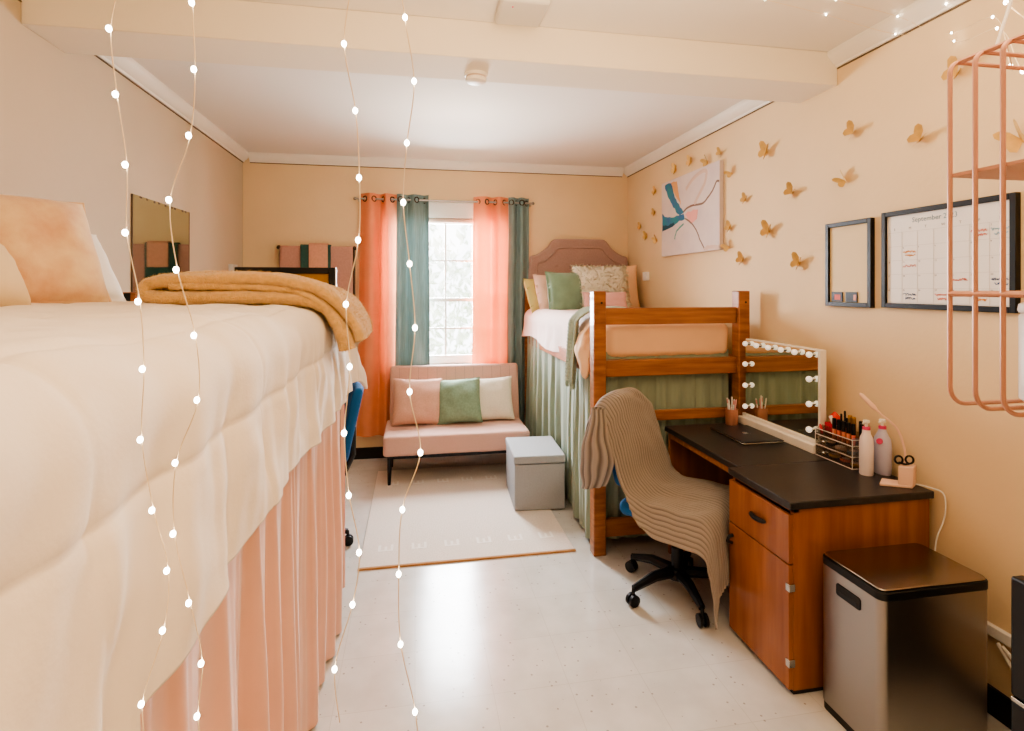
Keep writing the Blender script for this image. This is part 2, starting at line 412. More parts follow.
# outside: lawn and a pale tree beyond the glass
struct('ground_outside', MB().box(-14, 14, W_B+.5, 30, -3.1, -3.0), M['grassm'])
def tree(x, y, h, label, seed):
    rnd = random.Random(seed)
    t = thing('leafy_tree', label, 'tree', (x, y, -3.0))
    MB().tube([(x, y, -3), (x+.1, y, -1), (x-.05, y, h*.55-3)], [.22, .17, .1], 8).build('trunk', M['bark'], t)
    fo = MB()
    for k in range(900):
        a, b_, r = rnd.uniform(0, 2*PI), rnd.uniform(-1, 1), rnd.random()**.4
        cc = Vector((x+2.0*r*math.cos(a)*math.sqrt(1-b_*b_), y+1.4*r*math.sin(a)*math.sqrt(1-b_*b_), h*.62-3+h*.36*r*b_))
        e = Euler((rnd.uniform(0, 6), rnd.uniform(0, 6), rnd.uniform(0, 6))).to_matrix()
        s_ = rnd.uniform(.1, .2)
        fo.add([cc+e@Vector(p) for p in ((-s_, 0, 0), (0, -s_*.5, .03), (s_, 0, 0), (0, s_*.5, .03))], [(0, 1, 2, 3)])
    fo.build('foliage', M['leaf'], t, smooth=False)
tree(-.6, 13, 6.6, 'leafy tree outside seen through the left panes of the window', 1)
tree(2.6, 15, 7.4, 'taller leafy tree outside seen through the right panes of the window', 2)

# ------------------------------------------------------------------ curtains
def wave_path(x0, x1, y, amp, n, seed, N=160):
    rnd = random.Random(seed); ph = rnd.uniform(0, 6)
    out = []
    for i in range(N):
        t = i/(N-1); w = t+.035*math.sin(2*PI*1.3*t+ph)
        out.append((x0+(x1-x0)*t, y+amp*math.sin(2*PI*n*w+ph)))
    return out
def curtain(name, label, x0, x1, x0b, x1b, z0, z1, m, n, seed, y=W_B-.085, amp=.03):
    t = thing(name, label, 'curtain', ((x0+x1)/2, y, z0), 0, 'curtain panels on the window rod')
    top = wave_path(x0, x1, y, amp, n, seed); bot = wave_path(x0b, x1b, y, amp*1.05, n, seed)
    Nn = len(top)
    def fn(u, v):
        i = min(Nn-1, int(round(u*(Nn-1)))); a, b = top[i], bot[i]; e = v
        px = a[0]*(1-e)+b[0]*e+.006*nz(u*6, v*3, seed); py = a[1]*(1-e)+b[1]*e+.012*nz(u*5, v*2.5, seed+3)
        return (px, py, z1+(z0-z1)*v)
    MB().grid(fn, Nn, 30).build('panel', m, t, angle=180)
    hem = MB().grid(lambda u, v: fn(u, 0) if v == 0 else (fn(u, 0)[0], fn(u, 0)[1]-.003, z1-.085*v), Nn, 2)
    hem.build('top_band', m, t, angle=180)
    for k in range(2*n):
        i = int((k+.5)/(2*n)*(Nn-1)); p = top[i]; q = top[min(i+1, Nn-1)]
        d = Vector((q[0]-p[0], q[1]-p[1], 0)).normalized(); c = Vector((p[0], p[1], z1-.05))
        ring = [c+d*.024*math.cos(a*2*PI/14)+Vector((0, 0, .024*math.sin(a*2*PI/14))) for a in range(14)]
        MB().tube(ring, .006, 6, True).build('grommet', M['dksteel'], t)
    return t
RZ = 2.41
curtain('curtain', 'coral curtain panel hanging at the far left end of the rod', -.49, -.165, -.53, -.16, .23, RZ+.05, M['curt_p'], 2, 3)
curtain('curtain', 'grey teal curtain panel beside the left edge of the glass', -.165, .125, -.185, .14, .52, RZ+.05, M['curt_g'], 2, 5)
curtain('curtain', 'coral curtain panel glowing beside the right edge of the glass', .55, .885, .535, .88, .5, RZ+.05, M['curt_p'], 2, 8)
curtain('curtain', 'grey teal curtain panel next to the upholstered headboard', .885, 1.09, .87, 1.085, .3, RZ+.05, M['curt_g'], 2, 11, amp=.026)
rod = tag(MB().tube([(-.53, W_B-.085, RZ), (1.115, W_B-.085, RZ)], .009, 10).ball((-.54, W_B-.085, RZ), .016).ball((1.125, W_B-.085, RZ), .016).build('curtain_rod', M['steel']), 'thin metal curtain rod above the window', 'curtain rod')
for x in (-.505, 1.105): MB().box(x-.008, x+.008, W_B-.09, W_B, RZ-.02, RZ+.0).build('bracket', M['steel'], rod)

# ------------------------------------------------------------------ cloth helpers
def fold(s, lam, seed):
    w = s/lam+.55*nz(s/lam*.45, seed*7.3)
    a = math.sin(2*PI*w); return (a+.35*math.sin(4*PI*w+seed))*(.65+.5*nz(s/lam*.6, seed*3.1+9))
def drape(path, zt, zb, amp, lam, seed, nz_=26, step=.012, flare=.0, ztf=None, zbf=None):
    """a gathered cloth hanging from a plan path; folds deepen toward the hem"""
    P = [Vector((p[0], p[1], 0)) for p in path]
    segs = [(P[i+1]-P[i]).length for i in range(len(P)-1)]; Lt = sum(segs); n = int(Lt/step)
    base = []
    for i in range(n+1):
        d = Lt*i/n; k = 0
        while k < len(segs)-1 and d > segs[k]: d -= segs[k]; k += 1
        base.append((P[k]+(P[k+1]-P[k])*(d/segs[k]), (P[k+1]-P[k]).normalized(), Lt*i/n))
    # soften the turns
    pts = [b[0] for b in base]; tn = [b[1] for b in base]
    for _ in range(6):
        pts = [pts[0]]+[(pts[i-1]+pts[i]*2+pts[i+1])/4 for i in range(1, n)]+[pts[n]]
        tn = [tn[0]]+[(tn[i-1]+tn[i]*2+tn[i+1])/4 for i in range(1, n)]+[tn[n]]
    mb = MB()
    def fn(u, v):
        i = int(round(u*n)); s = Lt*u
        t = tn[i].normalized(); nrm = Vector((t.y, -t.x, 0))
        a = amp*(.25+.75*smooth01(v*1.6))
        d = a*(fold(s, lam, seed)+.35*fold(s, lam*.41, seed+2)*(1-v*.4)+.5*v*nz(s/lam*.8, v*2, seed))+flare*v
        top = zt if ztf is None else ztf(s); bot = zb if zbf is None else zbf(s)
        p = pts[i]+nrm*d+t*(.01*v*nz(s*8, v*3, seed))
        return (p.x, p.y, top+(bot-top)*v)
    mb.grid(fn, n+1, nz_); return mb
def cushion(w, h, d, seed=1, n=26, pinch=.07, p=2.6, wr=.006):
    """pillow lying in its own XZ plane, bulging along Y; returns (verts, faces)"""
    vs = []; fs = []
    def pt(i, j, sg):
        u = -1+2*i/n; v = -1+2*j/n
        e = (1-abs(u)**p)*(1-abs(v)**p)
        x = w/2*u*(1-pinch*(1-v*v)*(abs(u)**4)); z = h/2*v*(1-pinch*(1-u*u)*(abs(v)**4))
        y = sg*d/2*max(e, 0)**.47+ wr*nz(u*2.2, v*2.2, seed+sg*5)*(1.0 if e > 0 else .6)+.25*wr*nz(u*7, v*7, seed)*sg
        return (x, y, z+h/2)
    for sg in (-1, 1):
        o = len(vs)
        for j in range(n+1):
            for i in range(n+1): vs.append(pt(i, j, sg))
        for j in range(n):
            for i in range(n):
                a = o+j*(n+1)+i; q = (a, a+1, a+n+2, a+n+1)
                fs.append(q if sg < 0 else q[::-1])
    return vs, fs
def pillow(name, label, loc, w, h, d, rz, tilt, m, seed, roll=0, group=None, piping=None, **k):
    """tilt leans the top back (away from -Y face), rz turns it"""
    mb = MB(); vs, fs = cushion(w, h, d, seed, **k)
    R = Matrix.Translation(loc)@Matrix.Rotation(rz, 4, 'Z')@Matrix.Rotation(-tilt, 4, 'X')@Matrix.Rotation(roll, 4, 'Y')
    mb.xf = R; mb.add(vs, fs)
    o = mb.build(name, m, None, angle=70)
    bm = bmesh.new(); bm.from_mesh(o.data); bmesh.ops.remove_doubles(bm, verts=bm.verts, dist=.0008); bm.to_mesh(o.data); bm.free()
    tag(o, label, 'pillow', group)
    if piping:
        n = 26; ring = []
        P_ = k.get('pinch', .07)
        def ed(u, v): return (w/2*u*(1-P_*(1-v*v)*(abs(u)**4)), 0, h/2*v*(1-P_*(1-u*u)*(abs(v)**4))+h/2)
        for i in range(n): ring.append(ed(-1+2*i/n, -1))
        for i in range(n): ring.append(ed(1, -1+2*i/n))
        for i in range(n): ring.append(ed(1-2*i/n, 1))
        for i in range(n): ring.append(ed(-1, 1-2*i/n))
        b = MB(); b.xf = R; b.tube(ring, .005, 6, True); b.build('piping', piping, o)
    o['_xf'] = 1; del o['_xf']
    return o, R

# ------------------------------------------------------------------ bed frames
def bed_frame(x0, x1, y0, y1, label, low=False):
    """wooden raised bed; x0..x1, y0..y1 outer faces"""
    t = thing('loft_bed', label, 'bed', ((x0+x1)/2, (y0+y1)/2, 0))
    p = .077
    for y in (y0, y1-p):
        for x in (x0, x1-p):
            top = 1.12 if (low and y == y0) else 1.576
            po = MB().box(x, x+p, y, y+p, 0, top).build('post', M['wood'], t, bevel=.006)
            if top > 1.5: MB().tube([(x+p*.62, y-.001, 1.505), (x+p*.62, y+.004, 1.505)], .007, 10).build('bolt', M['black'], po)
        for z0, z1 in ((1.373, 1.474), (1.060, 1.158), (.785, .845), (.10, .204)):
            if low and y == y0 and z1 > 1.2: continue
            MB().box(x0+p, x1-p, y+.022, y+.055, z0, z1).build('rail', M['wood_h'], t, bevel=.004)
    for x in (x0+.02, x1-.055): MB().box(x, x+.035, y0+p, y1-p, 1.06, 1.16).build('side_rail', M['wood'], t, bevel=.004)
    MB().box(x0+.06, x1-.06, y0+p, y1-p, 1.135, 1.155).build('platform', M['wood_h'], t)
    return t
bed_frame(1.043, 2.064, 3.05, 5.15, 'raised cherry wood bed frame by the right wall behind the desk')
lb = bed_frame(-1.322, -.36, .62, 2.785, 'raised cherry wood bed frame under the cream comforter', True)
for x in (-1.322, -.36-.077):
    MB().box(x+.026, x+.052, 2.785-.077-.002, 2.785-.07, 1.50, 1.572).build('slot', M['black'], lb)

# ------------------------------------------------------------------ right bed
def soft_box(x0, x1, y0, y1, z0, z1, r, seed, amp=.006):
    """mattress-like rounded block with slightly wrinkled skin"""
    mb = MB(); n = 22
    cx, cy, cz = (x0+x1)/2, (y0+y1)/2, (z0+z1)/2; hx, hy, hz = (x1-x0)/2, (y1-y0)/2, (z1-z0)/2
    def put(p):
        q = Vector(p); inn = Vector((max(-hx+r, min(hx-r, q.x)), max(-hy+r, min(hy-r, q.y)), max(-hz+r, min(hz-r, q.z))))
        d = q-inn
        if d.length > 1e-6: q = inn+d.normalized()*r
        nn = d.normalized() if d.length > 1e-6 else Vector((0, 0, 1))
        q = q+nn*amp*(nz(q.x*5, q.y*5, q.z*5+seed)+.5*nz(q.x*13, q.y*13, q.z*13+seed))
        return (q.x+cx, q.y+cy, q.z+cz)
    def lin_(t, h): # denser samples near the edges
        return h*math.copysign(1-(1-abs(t))**1.6, t)
    for ax in range(3):
        for sg in (-1, 1):
            def fn(u, v, ax=ax, sg=sg):
                a, b = -1+2*u, -1+2*v
                if ax == 0: return put((sg*hx, lin_(a, hy), lin_(b, hz)))
                if ax == 1: return put((lin_(a, hx), sg*hy, lin_(b, hz)))
                return put((lin_(a, hx), lin_(b, hy), sg*hz))
            mb.grid(fn, n*2, n)
    return mb
def weld(o, d=.0005):
    bm = bmesh.new(); bm.from_mesh(o.data); bmesh.ops.remove_doubles(bm, verts=bm.verts, dist=d)
    bmesh.ops.recalc_face_normals(bm, faces=bm.faces); bm.to_mesh(o.data); bm.free(); return o
mt = weld(soft_box(1.155, 1.985, 3.132, 5.06, 1.158, 1.372, .05, 3).build('mattress', M['peach'], None, angle=80))
tag(mt, 'mattress in a peach fitted sheet lying on the right-hand bed frame', 'mattress')

def over_axis(t, R):
    """arc-length past the start of a rounded edge -> (outward, down)"""
    if t <= 0: return t, 0
    q = R*PI/2
    if t < q: a = t/R; return R*math.sin(a), R*(1-math.cos(a))
    return R, R+(t-q)
def comforter_mesh(xw, xe, ya, yb, zt, R, hang_x, hang_a, hang_b, side, puff, seed, lam=.22, famp=.02, seams=(), nx=110, ny=200, hangfn=None, cross=.55, lean=.05):
    """cloth over a bed: flat from xw to xe, over the edge at xe (toward side), overhanging ya end and yb end"""
    mb = MB(); flat = abs(xe-xw)-R; W = flat+hang_x+R*.57
    La, Lb = hang_a, hang_b; Ltot = (yb-ya)+La+Lb-2*R*.43*(1 if La and Lb else .5)
    def fn(u, v):
        y_s = ya-La+((yb-ya)+La+Lb)*v
        # along Y
        if La and y_s < ya+R: oy, dy = over_axis(ya+R-y_s, R); Yp = ya+R-oy
        elif Lb and y_s > yb-R: oy, dy = over_axis(y_s-(yb-R), R); Yp = yb-R+oy
        else: Yp, dy = y_s, 0
        hx = hang_x if hangfn is None else hangfn(y_s)
        A0 = flat+R*.57+hang_x*.55; A1 = flat+R*.57+hx
        a = u/.74*A0 if u < .74 else A0+(u-.74)/.26*(A1-A0)
        if a > flat: ox, dx = over_axis(a-flat, R); Xo = flat+ox
        else: Xo, dx = a, 0
        k = 4; drop = (dx**k+dy**k)**(1/k)
        m = min(dx, dy)
        vert = smooth01((dx-R*.6)/.3)
        out = vert*(famp*(fold(y_s, lam, seed)+.25*fold(y_s, lam*.45, seed+1)+.8*nz(y_s*3, dx*3, seed))*(dx/.5)**.6+lean*max(0, dx-R))
        vy = smooth01((dy-R*.6)/.3)
        outy = vy*(famp*(fold(a, lam, seed+4))*(dy/.5)**.6+lean*max(0, dy-R))
        X = xw+side*(Xo+out+.22*m)
        sy = 1 if y_s > (ya+yb)/2 else -1
        Yp += sy*(outy+.22*m)
        Z = zt-drop
        # puffiness and quilting grooves
        topw = 1-smooth01(drop/.25)
        pz = puff*(.7*nz(a*2.6, y_s*2.2, seed)+.5*nz(a*6.5, y_s*5.5, seed+5)+.22*nz(a*16, y_s*13, seed+8))
        gr = 0
        for sx in seams: gr -= .007*math.exp(-((a-sx)/.010)**2)+.007*math.exp(-((a-sx)/.05)**2)
        yy = (y_s/cross) % 1; yy = min(yy, 1-yy)*cross
        gr -= .004*math.exp(-(yy/.010)**2)
        Z += (pz+gr)*topw
        dd = max(dx, dy)
        wk = .010*nz(y_s*7+dd*2.5, dd*1.6, seed+2)+.006*nz(y_s*15+dd*4, dd*3, seed+6)+.012*nz(y_s*2.4-dd*2, dd*1.2, seed+12)*smooth01(dd/.3)
        X += side*(1-topw)*(pz*.7+gr+1.7*wk*puff/.015)
        return (X, Yp, Z)
    mb.grid(fn, nx, ny); return mb
c2 = comforter_mesh(1.99, 1.035, 3.25, 5.02, 1.388, .09, .33, 0, 0, -1, .010, 21, famp=.014, lam=.35, nx=60, ny=80, lean=.12, cross=9,
                    hangfn=lambda y: .26+.03*math.sin(y*5))
c2.v = [(x+(.065*smooth01((5.0-y)/1.5) if x < 1.3 else 0)*smooth01((1.3-x)/.25), y, z) for x, y, z in c2.v]
c2 = c2.build('comforter', M['comf2'], None, angle=180, solid=.03, sub=0)
tag(c2, 'blush white comforter covering the right-hand bed and hanging over its side', 'comforter')
# turned edge of the comforter by the post: peach underside
rl = MB()
def roll_fn(u, v):
    a = 2*PI*u; t = v
    cx = 1.085-.03*smooth01((t-.1)*1.5)+.03*(1-smooth01(t*3)); cz = 1.385-.37*t+.03*math.sin(t*3); cy = 3.27+.03*math.sin(t*4)
    r = (.022+.028*math.sin(PI*min(1, t*1.05))**.7+.014*t)*(1+.45*nz(math.cos(a)*1.6, t*5, math.sin(a)*1.6)+.12*math.sin(5*a+3*t))
    e = math.sqrt(max(0, 1-(2*t-1)**8))
    return (cx+r*.75*e*math.cos(a), cy+r*1.15*e*math.sin(a), cz)
rl.grid(roll_fn, 24, 30, True)
rl.build('turned_edge', M['peach'], c2, angle=180)

# waffle throw over the side
def throw_fn(u, v):
    s = v*.80; y = 3.36+.20*u+.03*math.sin(v*3)-.05*v
    o, d = over_axis(s-.28, .10)
    x = 1.035+.09-.03+(-o) if s > .28 else 1.095+(.28-s)
    ridge = .006*abs(math.sin(u*PI*11))+.004*abs(math.sin(v*PI*34))
    lean = .12*max(0, d-.1)
    x -= ridge*smooth01(d/.1)+lean+.018*smooth01(d/.1)*math.sin(u*9+v*2)+.028*smooth01(d/.08)
    x += .085*smooth01((1.25-x)/.15)
    return (x, y, 1.452-d*1.02+ridge*(1-smooth01(d/.1)))
th = MB().grid(throw_fn, 90, 150).build('throw_blanket', M['throw'], None, angle=180, solid=.012)
tag(th, 'sage green waffle throw hanging over the side of the right-hand bed', 'blanket')
fr = MB()
for i in range(26):
    u = i/25; p = throw_fn(u, 1)
    fr.tube([p, (p[0]-.004, p[1]+random.uniform(-.006, .006), p[2]-.018), (p[0], p[1]+random.uniform(-.01, .01), p[2]-.036)], .003, 4)
fr.build('fringe', M['throw'], th)

# bed skirt: side and foot
sk = drape([(1.075, 3.132), (1.085, 3.5), (1.115, 3.7), (1.115, 4.25), (1.06, 4.6), (1.06, 5.02)], 1.15, .03, .030, .15, 4, flare=.0, step=.01, zbf=lambda s: .02+.03*abs(nz(s*3, 2)))
s1 = sk.build('bed_skirt', M['skirtg'], None, angle=180)
tag(s1, 'sage green gathered bed skirt hanging to the floor along the right-hand bed', 'bed skirt')
drape([(1.09, 3.15), (1.98, 3.15)], 1.20, .05, .014, .10, 9, step=.006).build('foot_panel', M['skirtg'], s1, angle=180)

# headboard
def rounded(poly, k=2):
    for _ in range(k):
        q = []
        for i in range(len(poly)):
            a, b = Vector(poly[i]), Vector(poly[(i+1) % len(poly)])
            q += [tuple(a*.8+b*.2), tuple(a*.2+b*.8)]
        poly = q
    return poly
hp = [(1.085, 1.20), (2.115, 1.20), (2.115, 1.90), (2.03, 1.915), (1.93, 1.985), (1.87, 2.068), (1.80, 2.075), (1.40, 2.075), (1.33, 2.065), (1.27, 1.985), (1.17, 1.915), (1.085, 1.90)]
hb = thing('headboard', 'mauve upholstered headboard with a stepped arch top on the back wall', 'headboard', (1.6, 5.13, 1.2))
MB().prism(rounded(hp, 1), 'y', 5.10, 5.155).build('panel', M['mauve'], hb, bevel=.018, segs=3)
ip = [(1.6+(x-1.6)*.86, 1.20+(z-1.2)*.90) for x, z in hp]
ring = [(x, 5.098, z) for x, z in rounded(ip, 2)]
MB().tube(ring, .009, 8, True).build('welt', M['mauve'], hb)
for x in (1.36, 1.6, 1.84):
    MB().ball((x, 5.098, 1.80), .014, 10, 6, (1, .5, 1)).build('button', M['mauve'], hb)
MB().box(1.2, 1.26, 5.10, 5.15, .0, 1.22).box(1.94, 2.0, 5.10, 5.15, 0, 1.22).build('strut', M['black'], hb)

# right bed pillows
pillow('pillow', 'olive yellow pillow at the window end of the right-hand bed', (1.205, 4.86, 1.36), .38, .34, .15, .55, .35, M['olive'], 31)
pillow('pillow', 'blush ruffled pillow between the olive pillow and the green velvet one', (1.265, 4.72, 1.36), .36, .38, .13, .35, .35, M['blushcot'], 32, wr=.014)
pillow('pillow', 'green velvet square pillow leaning on the right-hand bed', (1.325, 4.58, 1.355), .36, .39, .17, .22, .22, M['greenvelvet'], 33, piping=M['greenvelvet'])
pillow('pillow', 'large peach sham standing at the back beside the right wall', (1.83, 4.80, 1.365), .55, .46, .14, -.05, .25, M['peach'], 35)
fp, R = pillow('pillow', 'shaggy ivory fur pillow standing in the middle of the right-hand bed', (1.655, 4.60, 1.365), .52, .45, .20, -.05, .28, M['fur'], 34, p=3.2)
vs, fs = cushion(.52, .45, .20, 34, p=3.2)
fur = MB(); rnd = random.Random(5)
fnrm = []
for k in range(3000):
    f_ = fs[rnd.randrange(len(fs))]
    a, b, c_ = Vector(vs[f_[0]]), Vector(vs[f_[1]]), Vector(vs[f_[3]])
    p = a+(b-a)*rnd.random()+(c_-a)*rnd.random()
    nn = (b-a).cross(c_-a)
    if nn.length < 1e-9: continue
    nn.normalize()
    if p.y > 0 and rnd.random() < .6: continue
    if p.y < 0 and nn.y > 0: nn = -nn
    out = Vector((p.x, 0, p.z-.21))*.9
    d = (nn*.7+out*1.2+Vector((rnd.uniform(-.6, .6), rnd.uniform(-.4, .4), rnd.uniform(-.7, .4)))).normalized()
    L_ = rnd.uniform(.018, .038); w = Vector((rnd.uniform(-1, 1), rnd.uniform(-1, 1), rnd.uniform(-1, 1))).normalized()*.0042
    q = p+d*L_*.6; e = p+d*L_+Vector((0, 0, -.012))
    i0 = len(fur.v)
    fur.v += [tuple(R@(p-w)), tuple(R@(p+w)), tuple(R@(q+w*.8)), tuple(R@(q-w*.8)), tuple(R@e)]
    fur.f += [(i0, i0+1, i0+2, i0+3), (i0+3, i0+2, i0+4)]
    fnrm += [tuple((R.to_3x3()@(nn+Vector((rnd.uniform(-.3, .3), 0, rnd.uniform(-.2, .4))))).normalized())]*5
fo_ = fur.build('fur', M['fur'], fp, angle=180)
fo_.data.normals_split_custom_set_from_vertices(fnrm)
pillow('pillow', 'small rose lumbar pillow lying in front of the shaggy ivory one', (1.60, 4.36, 1.40), .40, .165, .10, -.03, .3, M['roseband'], 36, p=3.2)
ou = tag(MB().box(2.095, 2.13, 4.66, 4.74, 1.66, 1.74).build('wall_outlet', M['white'], None, bevel=.004), 'small white plug on the right wall beside the peach sham', 'outlet')

# ------------------------------------------------------------------ sofa, cushions, ottoman, rug
sf = thing('loveseat', 'blush pink armless loveseat under the window', 'sofa', (.345, 4.7, 0))
def rbox(mb, x0, x1, y0, y1, z0, z1): return mb.box(x0, x1, y0, y1, z0, z1)
weld(soft_box(-.25, .945, 4.38, 4.98, .245, .405, .025, 5, .003).build('seat', M['sofa'], sf, angle=70))
bk = soft_box(-.22, .95, -.06, .06, .0, .56, .03, 6, .003)
Rb = Matrix.Translation((0, 4.90, .33))@Matrix.Rotation(-.20, 4, 'X')
bk.v = [tuple(Rb@Vector(p)) for p in bk.v]
bo = weld(bk.build('backrest', M['sofa'], sf, angle=70))
seam = MB()
for k in range(1, 14):
    x = -.22+1.17*k/14
    seam.tube([tuple(Rb@Vector((x, -.0615, .10))), tuple(Rb@Vector((x, -.0615, .54)))], .0016, 5)
seam.build('stitching', M['mauve'], bo)
MB().box(-.20, .89, 4.42, 4.92, .215, .25).build('frame', M['blackm'], sf, bevel=.004)
for x, y in ((-.2, 4.43), (.88, 4.43), (-.2, 4.88), (.88, 4.88)):
    MB().tube([(x, y, .225), (x+(.004 if x > 0 else -.004), y-.004, .008)], [.021, .013], 10).build('leg', M['blackm'], sf)
for z in (.008,): pass
pillow('throw_pillow', 'dusty pink square pillow at the left end of the loveseat', (.02, 4.70, .408), .44, .41, .17, .10, .33, M['pinkpil'], 41, roll=.05, wr=.01)
pillow('throw_pillow', 'sage green pillow in the middle of the loveseat', (.385, 4.69, .408), .40, .40, .17, -.12, .36, M['greenpil'], 42, roll=-.06, wr=.014)
pillow('throw_pillow', 'cream woven pillow at the right end of the loveseat', (.67, 4.745, .408), .42, .39, .14, -.10, .30, M['creampil'], 43, roll=-.05, wr=.01)

ot = thing('storage_ottoman', 'grey linen storage cube with a lid standing on the rug', 'ottoman', (.88, 4.0, .012))
Ro = Matrix.Translation((.888, 3.985, .012))@Matrix.Rotation(-.05, 4, 'Z')
b = MB(); b.xf = Ro; b.box(-.182, .182, -.25, .25, 0, .325); b.build('body', M['ott'], ot, bevel=.006)
b = MB(); b.xf = Ro; b.box(-.188, .188, -.256, .256, .33, .385); b.build('lid', M['ott'], ot, bevel=.010)

rg = thing('area_rug', 'cream woven area rug on the floor in front of the loveseat', 'rug', (.32, 3.95, 0))
MB().box(-.315, .955, 3.15, 4.78, 0, .010).build('pile', M['rug'], rg, bevel=.003)
MB().box(-.318, .958, 3.135, 3.15, 0, .0105).build('binding', M['rugedge'], rg)
for y in (3.32, 4.42):
    for i in range(6):
        x = -.22+i*.2; cb_ = [(x, y), (x+.09, y), (x+.09, y+.08), (x+.075, y+.08), (x+.075, y+.014), (x+.053, y+.014), (x+.053, y+.06), (x+.038, y+.06), (x+.038, y+.014), (x+.015, y+.014), (x+.015, y+.08), (x, y+.08)]
        MB().prism(cb_, 'z', .0098, .0106).build('motif', M['rugpat'], rg)

# ------------------------------------------------------------------ office chairs
def office_chair(name, label, loc, rz):
    t = thing(name, label, 'office chair', loc, rz)
    weld(soft_box(-.22, .24, -.235, .235, .42, .50, .035, 2, .002).build('seat', M['blue'], t, local=True, angle=70))
    s = soft_box(-.03, .03, -.205, .205, .0, .44, .028, 2, .002)
    for i, p in enumerate(s.v):     # arched top, slight curve
        x, y, z = p; k = z/.44
        yy = y*(1-.22*k**3); s.v[i] = (x-.25-.10*k+.9*y*y*.6, yy, .55+z)
    weld(s.build('backrest', M['blue'], t, local=True, angle=70))
    MB().tube([(-.10, 0, .43), (-.26, 0, .44), (-.31, 0, .55), (-.31, 0, .72)], .022, 10).build('back_support', M['black'], t, local=True)
    MB().lathe([(.05, .39), (.05, .42), (.09, .42)], seg=16).box(-.1, .1, -.09, .09, .395, .42).build('mechanism', M['black'], t, local=True)
    MB().lathe([(.03, .11), (.03, .24), (.02, .245), (.02, .40)], seg=16).build('gas_column', M['black'], t, local=True)
    MB().lathe([(.055, .085), (.05, .135), (.03, .14)], seg=16).build('hub', M['black'], t, local=True)
    for k in range(5):
        a = 2*PI*k/5+.52; c, s_ = math.cos(a), math.sin(a)
        lg = MB().tube([(.03*c, .03*s_, .115), (.15*c, .15*s_, .118), (.28*c, .28*s_, .085)], [.030, .026, .017], 8).build('leg', M['black'], t, local=True)
        w = MB()
        cc = Vector((.285*c, .285*s_, .03)); ax = Vector((-s_, c, 0))
        for sg in (-1, 1):
            q = cc+ax*sg*.014
            w.tube([q-ax*.008, q-ax*.007, q+ax*.007, q+ax*.008], [.022, .030, .030, .022], 14)
        w.tube([(.28*c, .28*s_, .09), (.285*c, .285*s_, .04)], .009, 8)
        w.build('caster', M['black'], lg, local=True)
    return t
RC = -math.atan2(.78, .62)
chair = office_chair('office_chair', 'blue office chair at the right-hand desk draped in grey corduroy', (1.352, 2.62, 0), RC)
lc = copy_tree(chair); lc.location = (-.69, 3.44, 0); lc.rotation_euler = (0, 0, PI+.2)
lc['label'] = 'bare blue office chair behind the foot of the left-hand bed'

# corduroy blanket over the chair (chair coordinates, then turned with it)
pathb = [(-.375, .60), (-.385, .75), (-.392, .86), (-.388, .94), (-.355, 1.005), (-.305, 1.000), (-.268, .95), (-.245, .87), (-.215, .76), (-.17, .62), (-.11, .545), (-.02, .522), (.10, .52), (.20, .522), (.26, .505), (.285, .44), (.295, .34), (.305, .22)]
def catmull(P, n):
    out = []; m = len(P)
    for i in range(n):
        t = i/(n-1)*(m-1); k = min(int(t), m-2); f_ = t-k
        p0, p1, p2, p3 = P[max(k-1, 0)], P[k], P[k+1], P[min(k+2, m-1)]
        out.append(tuple(.5*((2*b)+(-a+c)*f_+(2*a-5*b+4*c-d)*f_*f_+(-a+3*b-3*c+d)*f_**3) for a, b, c, d in zip(p0, p1, p2, p3)))
    return out
NV = 190; PB = catmull(pathb, NV)
Rc = Matrix.Translation((1.352, 2.62, 0))@Matrix.Rotation(RC, 4, 'Z')
def cord_fn(u, v):
    j = int(round(v*(NV-1))); x, z = PB[j]
    x2, z2 = PB[min(j+1, NV-1)]; x1, z1 = PB[max(j-1, 0)]
    tx, tz = x2-x1, z2-z1; l = math.hypot(tx, tz) or 1; nx_, nz_ = -tz/l, tx/l
    seatw = smooth01((v-.52)/.14)            # 0 on the back, 1 on the seat
    q = (u-.5)*2
    wide = .29*(1-seatw)+.40*seatw
    qq = q*wide
    ridge = .012*abs(math.cos(PI*qq/.023))**.7
    # back: arch toward the sides
    y = qq; dz = 0
    if seatw < 1:
        topk = max(0, 1-abs(z-1.0)/.5)
        dz -= (1-seatw)*(.11*abs(q)**2.4*(.35+.65*topk))
        y = qq*(1-(1-seatw)*.04)
    if seatw > 0:
        h = .255
        over = max(0, abs(qq)-h)
        ys = math.copysign(min(abs(qq), h)+over*.30, qq)
        y = y*(1-seatw)+ys*seatw
        side = 1.0 if q < 0 else .8
        dz -= seatw*over*side*(1.0)
    wr = .016*nz(qq*4, v*9, 3)+.010*nz(qq*9, v*20, 8)
    hem = .05*nz(q*2.5, 7)*smooth01((v-.9)*10)
    return Rc@Vector((x+nx_*(ridge+wr)-0*hem, y, z+dz+nz_*(ridge+wr)+hem))
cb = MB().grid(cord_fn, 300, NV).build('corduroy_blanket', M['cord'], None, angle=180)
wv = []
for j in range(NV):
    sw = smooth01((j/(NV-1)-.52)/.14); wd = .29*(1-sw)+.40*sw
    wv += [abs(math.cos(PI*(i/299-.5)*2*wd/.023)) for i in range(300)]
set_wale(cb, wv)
tag(cb, 'grey ribbed corduroy blanket draped over the office chair at the right-hand desk', 'blanket')
